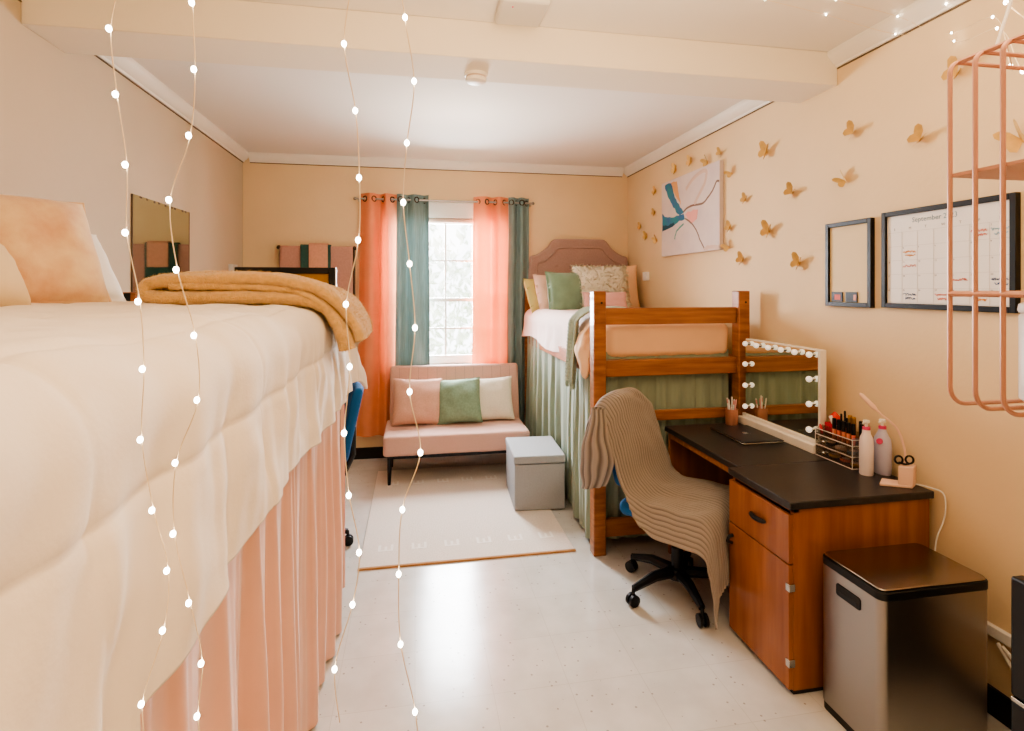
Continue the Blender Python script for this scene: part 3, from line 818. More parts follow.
def flap_fn(u, v):   # folded-over corner hanging at the side of the backrest
    a = 2*PI*u
    t = v
    cx = -.31-.05*t+.03*math.sin(3*t); cy = -.245-.055*math.sin(PI*min(1, .15+t*.9)); cz = .965-.43*t
    rx = (.035+.055*smooth01(t*1.6))*(1-.25*smooth01((t-.75)*4)); ry = .030+.018*t
    rid = 1+.10*math.cos(9*a)
    return Rc@Vector((cx+rx*rid*math.cos(a)+.012*nz(t*4, math.cos(a)), cy+ry*rid*math.sin(a), cz+.02*math.cos(a)*t))
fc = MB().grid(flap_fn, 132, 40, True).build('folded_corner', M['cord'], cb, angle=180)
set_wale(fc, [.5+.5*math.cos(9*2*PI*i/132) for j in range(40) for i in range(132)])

# ------------------------------------------------------------------ desks
def make_desk(name, label, loc):
    """right-hand desk in local coordinates: front faces -X, cabinet at the -Y end"""
    cx, cy = loc[0], loc[1]
    t = thing(name, label, 'desk', (cx, cy, 0))
    X0, X1, Y0, YC, Y1 = 1.432, 2.095, 1.862, 2.285, 3.035
    MB().box(X0, X1, Y0, YC-.001, .732, .763).build('desktop', M['lam'], t, bevel=.004)
    MB().box(X0+.05, X1, YC+.001, Y1, .732, .763).build('desktop', M['lam'], t, bevel=.004)
    cab = MB().box(X0+.024, X1-.01, Y0+.012, Y0+.032, .02, .731).box(X0+.024, X1-.01, YC-.022, YC-.004, .02, .731)
    cab.box(X1-.03, X1-.01, Y0+.032, YC-.022, .05, .731).box(X0+.024, X1-.03, Y0+.032, YC-.022, .05, .07).box(X0+.024, X1-.03, Y0+.032, YC-.022, .505, .52)
    cab.box(X0+.024, X0+.05, Y0+.012, YC-.004, .715, .731)
    cab.build('cabinet_body', M['wood_v'], t, bevel=.002)
    MB().box(X0+.05, X1-.03, Y0+.03, YC-.02, 0, .05).box(X0+.03, X1-.015, Y0+.02, YC-.01, 0, .0195).build('plinth', M['black'], t)
    dr = MB().box(X0+.004, X0+.023, Y0+.013, YC-.005, .517, .708).build('drawer', M['wood_v'], t, bevel=.002)
    yh = (Y0+YC)/2-.01
    def oval(y, z, w, h, axis):
        m = MB()
        pr = [(-w, 0), (-w*.8, -.008), (-w*.3, -.016), (w*.3, -.016), (w*.8, -.008), (w, 0)]
        pts = [(X0+.004+dx, y+d if axis == 'y' else y, z if axis == 'y' else z+d) for d, dx in pr]
        m.tube(pts, [h*.4, h*.9, h, h, h*.9, h*.4], 10)
        return m
    oval(yh, .622, .05, .011, 'y').build('handle', M['black'], dr)
    do = MB().box(X0+.004, X0+.023, Y0+.013, YC-.005, .026, .511).build('door', M['wood_v'], t, bevel=.002)
    m = MB(); m.tube([(X0+.003, YC-.035, .462), (X0-.016, YC-.035, .458), (X0-.02, YC-.03, .435), (X0+.003, YC-.03, .425)], .008, 8); m.build('handle', M['black'], do)
    for z in (.41, .115):
        MB().box(X0+.0, X0+.028, Y0+.006, Y0+.028, z, z+.03).build('hinge', M['silver'], do, bevel=.002)
    MB().box(X0+.07, X1-.01, Y1-.03, Y1-.01, 0, .731).build('side_panel', M['wood_v'], t, bevel=.002)
    MB().box(X1-.05, X1-.035, YC, Y1-.03, .25, .731).build('modesty_panel', M['wood_h'], t)
    MB().box(X0+.06, X0+.08, YC, Y1-.03, .70, .731).build('apron', M['wood_h'], t, bevel=.002)
    return t
desk = make_desk('desk', 'cherry wood desk with dark top and cabinet along the right wall', (1.765, 2.45))
ld = copy_tree(desk); ld.location = (-1.16, 3.48, 0); ld.rotation_euler = (0, 0, PI)
ld['label'] = 'cherry wood desk behind the left-hand bed under the frameless mirror'

# ------------------------------------------------------------------ on the right desk
DZ = .763
# laptop
lp = thing('laptop', 'closed dark grey laptop lying on the right-hand desk', 'laptop', (1.83, 2.74, DZ))
MB().box(1.705, 1.945, 2.575, 2.905, DZ+.002, DZ+.010).build('base', M['silver'], lp, bevel=.002)
MB().box(1.705, 1.945, 2.575, 2.905, DZ+.0105, DZ+.017).build('lid', M['laptop'], lp, bevel=.003)
em = MB()
ap = [(.018*math.cos(a)*(1-.10*abs(math.sin(a))**9), .018*math.sin(a)*.95) for a in [2*PI*k/28 for k in range(28)]]
ap = [(x-(.007 if (x > .010 and abs(y+.001) < .008) else 0), y+(-.003 if y > 0 and abs(x) < .004 else 0)) for x, y in ap]
em.prism([(1.825+y, 2.74-x) for x, y in ap], 'z', DZ+.0165, DZ+.0174)
lf = [(.002, .021), (.008, .024), (.010, .032), (.004, .029)]
em.prism([(1.825+y, 2.74-x) for x, y in lf], 'z', DZ+.0165, DZ+.0174)
em.build('emblem', M['silver'], lp)

# pencil cup and pencils
cup = tag(MB().lathe([(.034, 0), (.036, .004), (.037, .095), (.034, .095), (.033, .01), (.0, .01)], 1.90, 2.99, DZ, 24).build('pencil_cup', M['copper']), 'rose copper pencil cup at the far end of the right-hand desk', 'cup')
pl = [('white pencil leaning at the back of the copper cup', 'pw', -.015, .012, -.1, .15, .145), ('white pen standing upright in the centre of the copper cup', 'pw', .0, .0, .02, .0, .155),
      ('pink pencil leaning toward the mirror in the copper cup', 'pp', .012, -.012, .16, -.1, .14), ('white pen leaning to the window side of the copper cup', 'pw', -.012, -.01, -.22, -.05, .14),
      ('white brush leaning toward the wall from the copper cup', 'pw', .015, .01, .22, .12, .135)]
for i, (lab, m, dx, dy, tx, ty, ln) in enumerate(pl):
    a = Vector((1.90+dx*.6, 2.99+dy*.6, DZ+.012)); d = Vector((tx*.6, ty*.6, 1)).normalized()
    o = tag(MB().tube([a, a+d*ln, a+d*(ln+.004)], [.004, .004, .001], 8).build('pencil' if 'pencil' in lab else ('brush' if 'brush' in lab else 'pen'), M[m]), lab, 'pencil' if 'pencil' in lab else ('brush' if 'brush' in lab else 'pen'))
    MB().tube([a+d*(ln-.03), a+d*(ln-.004)], .0046, 8).build('tip' if i % 2 else 'cap', M['cream_pl' if i % 2 else 'pp'], o)

# vanity mirror along the wall
vm = thing('vanity_mirror', 'lighted vanity mirror with round bulbs on the right-hand desk by the wall', 'mirror', (2.02, 2.70, DZ))
MB().box(1.962, 2.085, 2.385, 3.02, DZ, DZ+.045).build('base', M['cream_pl'], vm, bevel=.004)
MB().box(1.99, 2.06, 2.385, 3.02, DZ+.045, DZ+.062).build('ledge', M['cream_pl'], vm, bevel=.003)
yA, yB, zA, zB = 2.385, 3.005, DZ+.055, 1.283
MB().box(2.003, 2.04, yA, yB, zA, zB).build('frame', M['cream_pl'], vm, bevel=.003)
MB().box(2.0005, 2.003, yA+.012, yB-.004, zA+.004, zB-.006).build('mirror_glass', M['mirror'], vm)
bl = [(2.972-.108*k, 1.255) for k in range(6)]+[(2.972, z) for z in (1.131, 1.002, .874)]+[(2.432, z) for z in (1.13, 1.003, .873)]
for y, z in bl:
    bu = MB().ball((1.978, y, z), .0155, 14, 10).build('bulb', M['bulb'], vm)
    MB().tube([(1.990, y, z), (2.0008, y, z)], .009, 12).build('socket', M['silver'], bu)

# charging cable by the laptop
cc = catmull([(1.955, 2.90, DZ+.004), (1.93, 2.93, DZ+.003), (1.88, 2.925, DZ+.003), (1.87, 2.90, DZ+.003), (1.91, 2.885, DZ+.003), (1.955, 2.87, DZ+.003)], 30)
tag(MB().tube(cc, .0025, 6).build('cable_loop', M['cordw']), 'short white cable loop behind the closed laptop on the desk', 'cable')

# acrylic organiser
ox0, ox1, oy0, oy1 = 1.968, 2.088, 2.145, 2.375
og = thing('makeup_organizer', 'clear acrylic drawer organizer full of makeup by the vanity mirror', 'organizer', (2.03, 2.26, DZ))
t_ = .003
sb = MB()
for z in (DZ+.0005, DZ+.055, DZ+.105): sb.box(ox0, ox1, oy0, oy1, z, z+t_)
for y in (oy0, oy1-t_): sb.box(ox0, ox1, y, y+t_, DZ+.0005, DZ+.145)
sb.box(ox1-t_, ox1, oy0, oy1, DZ, DZ+.145)
sb.build('case', M['acrylic'], og)
tb = MB()
tb.box(ox0, ox0+t_, oy0, oy1, DZ+.108, DZ+.135).box(ox0+.036, ox0+.039, oy0, oy1, DZ+.108, DZ+.150)
for k in range(1, 8): tb.box(ox0+t_, ox0+.036, oy0+k*.0287, oy0+k*.0287+.002, DZ+.108, DZ+.135)
tb.build('lipstick_tray', M['acrylic'], og)
eg = MB()
for z in (DZ+.003, DZ+.057, DZ+.107, DZ+.135):
    eg.tube([(ox0, oy0, z), (ox0, oy1, z)], .0022, 6).tube([(ox0, oy0, z), (ox1, oy0, z)], .0018, 6)
for y in (oy0, oy1): eg.tube([(ox0, y, DZ+.003), (ox0, y, DZ+.137)], .002, 6)
eg.build('edge_strip', M['grey'], og)
for z in (DZ+.006, DZ+.060):
    d = MB().box(ox0-.002, ox0+.001, oy0+.004, oy1-.004, z, z+.044).build('drawer', M['acrylic'], og)
    MB().ball((ox0-.009, (oy0+oy1)/2+.05, z+.022), .008, 10, 8).build('knob', M['silver'], d)
tag(MB().box(ox0+.004, ox1, oy0+.004, oy1-.004, DZ+.0, DZ+.0005).build('organizer_mat', M['black']), 'thin black mat under the clear makeup organizer', 'mat')
# contents of the drawers: compacts
rnd = random.Random(12)
for i, (y, z, m, lab) in enumerate([(2.18, DZ+.004, 'goldm', 'gold compact in the lowest acrylic drawer nearest the lotion'), (2.25, DZ+.004, 'lip2', 'rose compact in the middle of the lowest acrylic drawer'),
                                    (2.32, DZ+.004, 'goldm', 'gold compact in the lowest acrylic drawer by the mirror'), (2.19, DZ+.059, 'ink_title', 'slate eyeshadow pan in the upper acrylic drawer nearest the lotion'),
                                    (2.26, DZ+.059, 'be_p', 'beige powder pan in the middle of the upper acrylic drawer'), (2.33, DZ+.059, 'black', 'black compact in the upper acrylic drawer by the mirror')]):
    o = tag(MB().lathe([(.024, 0), (.026, .003), (.026, .010), (.024, .013)], 2.02+rnd.uniform(-.01, .02), y, z, 20).build('makeup_compact', M[m]), lab, 'makeup')
    MB().lathe([(.018, 0), (.018, .0012)], o.location.x, y, z+.0128, 16).build('pan', M['be_p' if m != 'be_p' else 'pw'], o)
# glosses in the tray front row
ord_ = ['fifth', 'fourth', 'third', 'second', 'first']
words_ = ['nearest the lotion bottles', 'second from the lotion bottles', 'third from the lotion bottles', 'fourth from the lotion bottles', 'fifth from the lotion bottles']
for k in range(5):
    y = oy0+.0143+k*.0287
    m = ['lip2', 'lip1', 'lip1', 'lip2', 'lip1'][k]
    o = tag(MB().lathe([(.0085, 0), (.009, .003), (.009, .045), (.007, .047)], ox0+.019, y, DZ+.109, 14).build('lip_gloss', M[m]), 'black-capped lip gloss in the front tray, '+words_[k], 'lip gloss')
    MB().lathe([(.0088, 0), (.0092, .002), (.0092, .048), (.007, .05)], ox0+.019, y, DZ+.156, 14).build('cap', M['black'], o)
# tall tubes at the back
tl = [('black', .10, 'tall black mascara tube at the back of the organizer, second from the lotion side', 2.185), ('black', .095, 'tall black mascara tube at the back corner nearest the lotion', 2.162), ('goldm', .115, 'tall gold mascara tube at the back of the organizer', 2.208),
      ('goldm', .118, 'second tall gold tube at the back, nearer the mirror', 2.230), ('lip1', .10, 'tall blush tube at the back beside the gold ones', 2.252), ('black', .128, 'tallest slim black eyeliner at the back of the organizer', 2.275), ('black', .11, 'slim black eyeliner at the back nearest the red box', 2.297)]
for m, h, lab, y in tl:
    r = .0095 if 'slim' not in lab else .005
    x = ox0+.066+(.012 if 'slim' in lab else .018*(int(y*1000) % 2))
    o = tag(MB().lathe([(r, 0), (r, h*.55)], x, y, DZ+.109, 14).build('mascara_tube', M[m]), lab, 'makeup')
    MB().lathe([(r*.95, 0), (r, .002), (r, h*.45-.003), (r*.7, h*.45)], x, y, DZ+.109+h*.555, 14).build('cap', M['black' if m != 'goldm' else 'goldm'], o)
tag(MB().box(ox0+.045, ox1-.008, 2.310, 2.368, DZ+.109, DZ+.165).build('red_box', M['red'], None, bevel=.003), 'bright red square box on the organizer beside the mirror', 'box')
sp = MB().lathe([(.008, 0), (.022, .008), (.026, .02), (.022, .034), (.012, .046), (.004, .054)], ox0+.075, 2.335, DZ+.1655, 18)
tag(sp.build('beauty_sponge', M['coral']), 'coral teardrop makeup sponge on top of the red box', 'sponge')
o = tag(MB().tube([(ox0+.05, 2.303, DZ+.155), (ox0+.04, 2.325, DZ+.205)], .009, 12).build('concealer_tube', M['pw']), 'white concealer tube leaning against the red box', 'makeup')
MB().tube([(ox0+.0515, 2.30, DZ+.148), (ox0+.05, 2.303, DZ+.155)], .0075, 12).build('cap', M['lip1'], o)
tag(MB().tube([(ox0+.012, 2.345, DZ+.113), (ox0+.010, 2.352, DZ+.150), (ox0+.009, 2.356, DZ+.158)], [.006, .007, .003], 10).build('lipstick', M['red']), 'red lipstick lying in the tray end beside the mirror', 'lipstick')

# lotion bottles
def bottle(label, x, y, m, prof, sx, sy, mark):
    t = thing('lotion_bottle', label, 'bottle', (x, y, DZ))
    MB().lathe(prof, x, y, DZ, 28, sx, sy).build('body', M[m], t)
    zt = prof[-1][1]
    MB().lathe([(.0155, 0), (.0155, .012), (.012, .014)], x, y, DZ+zt, 20).build('collar', M['hot'], t)
    p = MB().lathe([(.006, 0), (.006, .016), (.013, .017), (.014, .024), (.012, .028)], x, y, DZ+zt+.014, 20)
    p.tube([(x, y, DZ+zt+.034), (x-.02, y-.008, DZ+zt+.035), (x-.028, y-.011, DZ+zt+.030)], [.006, .005, .004], 8)
    p.build('pump', M['white'], t)
    if mark:
        c = Vector((x-.030, y-.016, DZ+.15)); n_ = Vector((-.85, -.5, 0)).normalized(); u = Vector((n_.y, -n_.x, 0))
        d = MB(); d.add([c+n_*.006+u*.012*math.cos(a)+Vector((0, 0, .013*math.sin(a))) for a in [2*PI*k/20 for k in range(20)]]+
                        [c-n_*.004+u*.012*math.cos(a)+Vector((0, 0, .013*math.sin(a))) for a in [2*PI*k/20 for k in range(20)]],
                        [tuple(range(20))]+[(k, (k+1) % 20, 20+(k+1) % 20, 20+k) for k in range(20)])
        d.build('emblem', M['hot'], t)
    return t
bottle('slim pearl white pump lotion bottle beside the makeup organizer', 1.985, 2.085, 'wbot', [(.026, 0), (.028, .004), (.028, .14), (.025, .165), (.017, .182), (.016, .20)], 1, 1, False)
bottle('wider lavender pump lotion bottle next to the wall on the right-hand desk', 2.068, 2.085, 'lav', [(.036, 0), (.039, .005), (.040, .12), (.036, .155), (.020, .185), (.016, .20)], .8, 1, True)

# pink desk lamp with pen holder
la = thing('desk_lamp', 'pale pink gooseneck desk lamp with pen holder on the near desk corner', 'lamp', (2.0, 1.945, DZ))
b = MB(); b.prism([(1.925, 1.955), (2.03, 1.90), (2.085, 1.935), (1.985, 2.005)], 'z', DZ, DZ+.012); b.build('base', M['pinkpl'], la, bevel=.003)
h = MB(); h.prism([(1.985, 1.925), (2.033, 1.899), (2.083, 1.933), (2.035, 1.962)], 'z', DZ+.012, DZ+.088); h.build('pen_holder', M['pinkpl'], la, bevel=.003)
gn = catmull([(2.045, 1.945, DZ+.085), (2.04, 1.95, DZ+.16), (2.02, 1.965, DZ+.235), (1.975, 1.99, DZ+.285), (1.955, 2.005, DZ+.31)], 30)
MB().tube(gn, .0045, 8).build('gooseneck', M['pinkpl'], la)
MB().tube([(1.957, 2.003, DZ+.307), (1.95, 2.012, DZ+.318), (1.918, 2.04, DZ+.365), (1.913, 2.045, DZ+.372)], [.006, .011, .009, .004], 12).build('lamp_head', M['pinkpl'], la)
sc = thing('scissors', 'black-handled scissors standing in the pink pen holder', 'scissors', (2.03, 1.93, DZ+.0885))
for sg in (-1, 1):
    d = Vector((.86, -.5, 0)); c = Vector((2.020, 1.930, DZ+.112))+d*sg*.019
    ring = [c+d*.014*math.cos(a)+Vector((0, 0, .016*math.sin(a)))+Vector((0, 0, sg*.002)) for a in [2*PI*k/16 for k in range(16)]]
    MB().tube(ring, .0042, 8, True).tube([c+Vector((0, 0, -.014)), (2.026, 1.930, DZ+.092), (2.026, 1.93, DZ+.089)], [.005, .005, .004], 8).build('handle', M['black'], sc)
cd = catmull([(2.075, 1.935, DZ+.006), (2.10, 1.885, DZ+.006), (2.112, 1.84, DZ-.002), (2.112, 1.83, DZ-.06), (2.11, 1.84, DZ-.12), (2.085, 1.845, DZ-.19), (2.08, 1.848, DZ-.3), (2.1, 1.848, DZ-.5)], 60)
tag(MB().tube(cd, .003, 6).build('lamp_cord', M['cordw']), 'white power cord running over the desk corner down behind the steel bin', 'cord')

# ------------------------------------------------------------------ bin and fridge
bx0, bx1, by0, by1, bh = 1.530, 1.975, 1.545, 1.825, .583
def rrect(x0, x1, y0, y1, r, n=6):
    out = []
    for cx, cy, a0 in ((x1-r, y1-r, 0), (x0+r, y1-r, 90), (x0+r, y0+r, 180), (x1-r, y0+r, 270)):
        for k in range(n+1):
            a = math.radians(a0+90*k/n); out.append((cx+r*math.cos(a), cy+r*math.sin(a)))
    return out
bn = thing('step_bin', 'rectangular brushed steel step bin beside the desk cabinet', 'trash can', (1.75, 1.685, 0))
MB().prism(rrect(bx0+.002, bx1-.002, by0+.002, by1-.002, .03), 'z', 0, .03).build('base', M['black'], bn)
MB().prism(rrect(bx0, bx1, by0, by1, .03), 'z', .03, bh-.035).build('body', M['ss'], bn, angle=40)
MB().prism(rrect(bx0-.002, bx1+.002, by0-.002, by1+.002, .032), 'z', bh-.035, bh-.006).build('rim', M['black'], bn, bevel=.003)
MB().prism(rrect(bx0+.004, bx1-.004, by0+.004, by1-.004, .028), 'z', bh-.006, bh+.002).build('lid', M['ss_lid'], bn, bevel=.004)
hd = MB().prism([(y+1.685, z+.49) for y, z in rrect(-.055, .055, -.022, .022, .01)], 'x', bx0-.004, bx0+.002).build('handle', M['black'], bn, bevel=.002)
MB().box(bx0-.005, bx0-.0035, 1.645, 1.725, .475, .49).build('grip_recess', M['fridge'], hd)
MB().box(1.66, 1.84, by0-.035, by0+.01, .012, .03).build('pedal', M['black'], bn, bevel=.004)

fg = thing('mini_fridge', 'black mini fridge standing near the right wall in front of the steel bin', 'fridge', (1.85, .95, 0))
fx0, fx1, fy0, fy1 = 1.67, 2.10, .76, 1.225
MB().box(fx0, fx1, fy0, fy1, .02, .80).build('body', M['fridge'], fg, bevel=.006)
MB().box(fx0-.03, fx1, fy0-.004, fy1-.03, .802, .825).build('top', M['fridge'], fg, bevel=.008)
MB().box(fx0-.045, fx0-.002, fy0, fy1, .47, .80).build('freezer_door', M['fridge'], fg, bevel=.008)
d = MB().box(fx0-.045, fx0-.002, fy0, fy1, .03, .455).build('door', M['fridge'], fg, bevel=.008)
MB().box(fx0-.048, fx0-.01, fy0+.02, fy1-.004, .456, .469).build('handle', M['silver'], d, bevel=.003)
for x, y in ((1.7, .8), (2.05, .8), (1.7, 1.2), (2.05, 1.2)): MB().lathe([(.018, 0), (.018, .022)], x, y, 0, 10).build('foot', M['black'], fg)
for i, (lab, P_) in enumerate([('white plug cable sloping down the right wall to the fridge', [(2.095, 1.62, .30), (2.09, 1.56, .235), (2.07, 1.45, .12), (2.05, 1.3, .03), (2.0, 1.28, .006)]),
                               ('white cable hanging straight to the floor between bin and fridge', [(2.09, 1.60, .30), (2.085, 1.53, .25), (2.07, 1.50, .15), (2.075, 1.49, .05), (2.06, 1.47, .006)])]):
    tag(MB().tube(catmull(P_, 30), .006, 8).build('power_cable', M['cordw']), lab, 'cable')

# ------------------------------------------------------------------ on the right wall
RW = W_R
def framed(name, label, cat, y0, y1, z0, z1, inner, fw=.022, dp=.024):
    t = thing(name, label, cat, (RW, (y0+y1)/2, z0))
    f = MB().box(RW-dp, RW, y0, y0+fw, z0, z1).box(RW-dp, RW, y1-fw, y1, z0, z1).box(RW-dp, RW, y0+fw, y1-fw, z0, z0+fw).box(RW-dp, RW, y0+fw, y1-fw, z1-fw, z1)
    f.build('frame', M['blackframe'], t, bevel=.002)
    MB().box(RW-.012, RW-.001, y0+fw, y1-fw, z0+fw, z1-fw).build('panel', inner, t)
    return t
pb = framed('memo_board', 'small black-framed cream memo board left of the calendar', 'board', 2.188, 2.474, 1.502, 1.927, M['pin'])
for i, y in enumerate((2.40, 2.31)):
    o = tag(MB().box(RW-.018, RW-.013, y-.035, y+.035, 1.526, 1.575).build('photo_card', M['black']), ['dark card with a reddish label at the left bottom of the memo board', 'dark card with a pale portrait at the right bottom of the memo board'][i], 'card')
    MB().box(RW-.0186, RW-.0178, y-.022-(i*.008), y+.015-(i*.03), 1.535, 1.562).build('print', M['ink_red' if i == 0 else 'lip1'], o)
wbd = framed('calendar_board', 'black-framed white calendar board with coloured handwriting', 'calendar', 1.568, 2.131, 1.506, 1.939, M['board'])
SX = RW-.0125
def on_wall(mb, vs, fs, y, z):     # text plane: +u runs toward -Y
    mb.add([(SX-.0006, y-p[0], z+p[1]) for p in vs], fs)
gl = MB(); gy0, gy1, gz0, gz1 = 1.592, 2.107, 1.532, 1.842
for c in range(8):
    y = gy1-(gy1-gy0)*c/7; gl.box(SX-.0005, SX, y-.0006, y+.0006, gz0, gz1)
for r in range(6):
    z = gz1-(gz1-gz0)*r/5; gl.box(SX-.0005, SX, gy0, gy1, z-.0006, z+.0006)
gl.build('grid_lines', M['gridc'], wbd)
tt = MB(); on_wall(tt, *text_data('September 2023', .030), 1.985, 1.880); tt.build('month_lettering', M['ink_title'], wbd)
dl = MB(); dt = MB()
cw = (gy1-gy0)/7; rh = (gz1-gz0)/5
for c, ch in enumerate('SMTWTFS'):
    on_wall(dl, *text_data(ch, .016), gy1-cw*(c+.45), 1.851)
for r in range(5):
    for c in range(7):
        n = r*7+c-4
        if 1 <= n <= 30: on_wall(dt, *text_data(str(n), .010), gy1-cw*c-.004, gz1-rh*r-.011)
dl.build('day_lettering', M['inkd'], wbd); dt.build('date_lettering', M['inkd'], wbd)
def scribble(name, c, r, m, lines, seed, dy=0):
    rnd = random.Random(seed); mb = MB()
    for li in range(lines):
        y = gy1-cw*c-.006-(.012 if li else 0)-dy; z = gz1-rh*r-.026-li*.017
        pts = []; n = 26; L_ = cw*.82-(.014 if li else 0)
        for i in range(n):
            pts.append((SX-.001, y-L_*i/(n-1), z+rnd.uniform(-.0055, .0055)))
        mb.tube(pts, .0013, 4)
    mb.build(name, M[m], wbd)
scribble('red_handwriting', 5, 0, 'ink_red', 2, 1); scribble('sky_blue_handwriting', 6, 0, 'ink_sky', 2, 2)
scribble('orange_handwriting', 1, 1, 'ink_or', 2, 3); scribble('red_handwriting', 1, 2, 'ink_red', 1, 4)
scribble('blue_handwriting', 1, 4, 'ink_navy', 2, 5); scribble('red_handwriting', 3, 4, 'ink_red', 2, 6)
scribble('red_handwriting', 4, 3, 'ink_red', 1, 7); scribble('orange_handwriting', 5, 4, 'ink_or', 2, 8); scribble('blue_handwriting', 6, 3, 'ink_navy', 2, 9)

# abstract canvas
cv = thing('canvas_painting', 'square abstract canvas in lilac, teal and pink on the right wall', 'painting', (RW, 3.9, 1.862))
MB().box(RW-.034, RW-.001, 3.446, 4.344, 1.862, 2.490).build('canvas', M['canvas'], cv, bevel=.003)
ps = {
 'teal_stroke': ('teal_p', [(4.284, 2.468), (4.165, 2.464), (4.101, 2.333), (3.956, 2.192), (4.023, 2.173), (4.136, 2.264), (4.239, 2.377)]),
 'ochre_stroke': ('or_p', [(4.165, 2.464), (4.065, 2.464), (4.037, 2.349), (4.002, 2.258), (4.093, 2.345)]),
 'teal_pool': ('teal_p', [(4.327, 2.229), (4.254, 2.191), (4.136, 2.176), (3.956, 2.179), (3.938, 2.132), (4.037, 2.124), (4.121, 2.114), (4.224, 2.098), (4.324, 2.08)]),
 'navy_edge': ('navy_p', [(4.327, 2.137), (4.239, 2.117), (4.121, 2.13), (4.101, 2.107), (4.209, 2.089), (4.321, 2.079)]),
 'pink_fan': ('pk_p', [(3.93, 2.176), (3.84, 2.187), (3.742, 2.188), (3.754, 2.118), (3.82, 2.092), (3.891, 2.132)]),
 'beige_corner': ('be_p', [(3.671, 1.876), (3.603, 1.899), (3.450, 1.893), (3.450, 1.866)])}
def ragged(poly, seed):
    out = []
    for i in range(len(poly)):
        a, b = Vector(poly[i]), Vector(poly[(i+1) % len(poly)]); n = max(2, int((b-a).length/.012))
        for k in range(n):
            p = a+(b-a)*k/n; out.append((min(4.340, max(3.45, p.x+.012*nz(p.x*22, p.y*22, seed))), min(2.486, max(1.866, p.y+.012*nz(p.y*22, p.x*22, seed+4)))))
    return out
for i, (k, (m, P_)) in enumerate(ps.items()):
    MB().prism(ragged(P_, i), 'x', RW-.0352-.0003*i, RW-.033).build(k, M[m], cv, smooth=False)
vn = {'umber_vein': ('br_p', .006, [(3.964, 2.194), (3.904, 2.217), (3.815, 2.226), (3.671, 2.22), (3.592, 2.256), (3.526, 2.298), (3.484, 2.346), (3.452, 2.341)]),
      'umber_vein_low': ('br_p', .005, [(3.93, 2.14), (3.84, 2.094), (3.766, 2.036), (3.706, 1.95), (3.637, 1.874)]),
      'beige_swirl': ('be_p', .011, [(3.917, 2.368), (3.815, 2.425), (3.695, 2.456), (3.621, 2.447), (3.637, 2.372), (3.718, 2.295), (3.79, 2.232)]),
      'green_thread': ('g_p', .006, [(3.956, 2.101), (4.037, 2.071), (4.079, 2.049), (4.107, 1.991)])}
for k, (m, r, P_) in vn.items():
    mb = MB(); q = catmull(P_, 40)
    r *= 1.35
    mb.tube([(RW-.034, p[0]+.006*nz(p[0]*30, p[1]*30), p[1]) for p in q], r, 6)
    mb.v = [((RW-.034)+(v[0]-(RW-.034))*.15, v[1], v[2]) for v in mb.v]
    mb.build(k, M[m], cv)

# butterflies
bf = [(2.311, 2.366, 'upper gold butterfly above the gap between memo board and ceiling'), (2.971, 2.428, 'gold butterfly high on the wall halfway between painting and memo board'),
      (2.363, 2.133, 'gold butterfly directly above the small memo board'), (2.746, 2.144, 'gold butterfly at mid height between the painting and memo board'),
      (2.949, 1.941, 'gold butterfly below mid height between the painting and memo board'), (2.689, 1.735, 'lowest gold butterfly left of the memo board'),
      (3.191, 2.171, 'gold butterfly right of the middle of the painting'), (3.348, 2.378, 'small gold butterfly right of the upper part of the painting'),
      (3.483, 2.548, 'gold butterfly above the top right corner of the painting'), (3.654, 2.523, 'gold butterfly over the top edge, second from the painting right corner'),
      (3.895, 2.578, 'gold butterfly above the middle of the painting top edge'), (4.142, 2.569, 'gold butterfly above the top left part of the painting'),
      (4.525, 2.453, 'gold butterfly left of the top of the painting'), (4.546, 2.267, 'gold butterfly left of the middle of the painting'),
      (4.851, 2.175, 'gold butterfly closest to the back corner of the room'), (4.716, 2.071, 'gold butterfly between the corner one and the painting lower left'),
      (4.505, 2.02, 'gold butterfly left of the lower part of the painting'), (3.366, 2.005, 'gold butterfly right of the lower part of the painting'),
      (3.384, 1.876, 'gold butterfly beside the bottom right corner of the painting'), (3.223, 1.778, 'gold butterfly below and right of the painting'),
      (1.954, 2.233, 'gold butterfly above the calendar board'), (1.795, 2.453, 'gold butterfly high on the wall behind the wire rack'), (1.565, 2.128, 'gold butterfly above the right end of the calendar board')]
wing = [(0, 0), (.012, .030), (.030, .046), (.044, .044), (.046, .030), (.036, .012), (.030, .004), (.036, -.008), (.034, -.026), (.022, -.034), (.010, -.022), (0, -.010)]
rnd = random.Random(3)
proto = thing('butterfly', 'x', 'wall decoration', (0, 0, 0), 0, 'gold paper butterflies on the right wall')
for sg in (-1, 1):
    w = MB(); n = len(wing)
    w.add([(-.004-abs(u)*.75, sg*u*.72, v) for u, v in wing], [tuple(range(n))])
    w.build('wing', M['gold'], proto, local=True, smooth=False, solid=.0008)
MB().tube([(-.001, 0, -.02), (-.001, 0, 0), (-.001, 0, .018)], [.001, .0028, .001], 6).build('body', M['gold'], proto, local=True)
for i, (y, z, lab) in enumerate(bf):
    o = proto if i == 0 else copy_tree(proto)
    o.location = (RW, y, z); s_ = rnd.uniform(.85, 1.12)*(1.15 if y < 3 else .95); o.scale = (s_, s_, s_)
    o.rotation_euler = (rnd.choice([-.7, .7, -.45, .5, .9]), rnd.uniform(-.15, .15), 0); o['label'] = lab+' on the right wall' if len(lab.split()) < 11 and 'wall' not in lab else lab

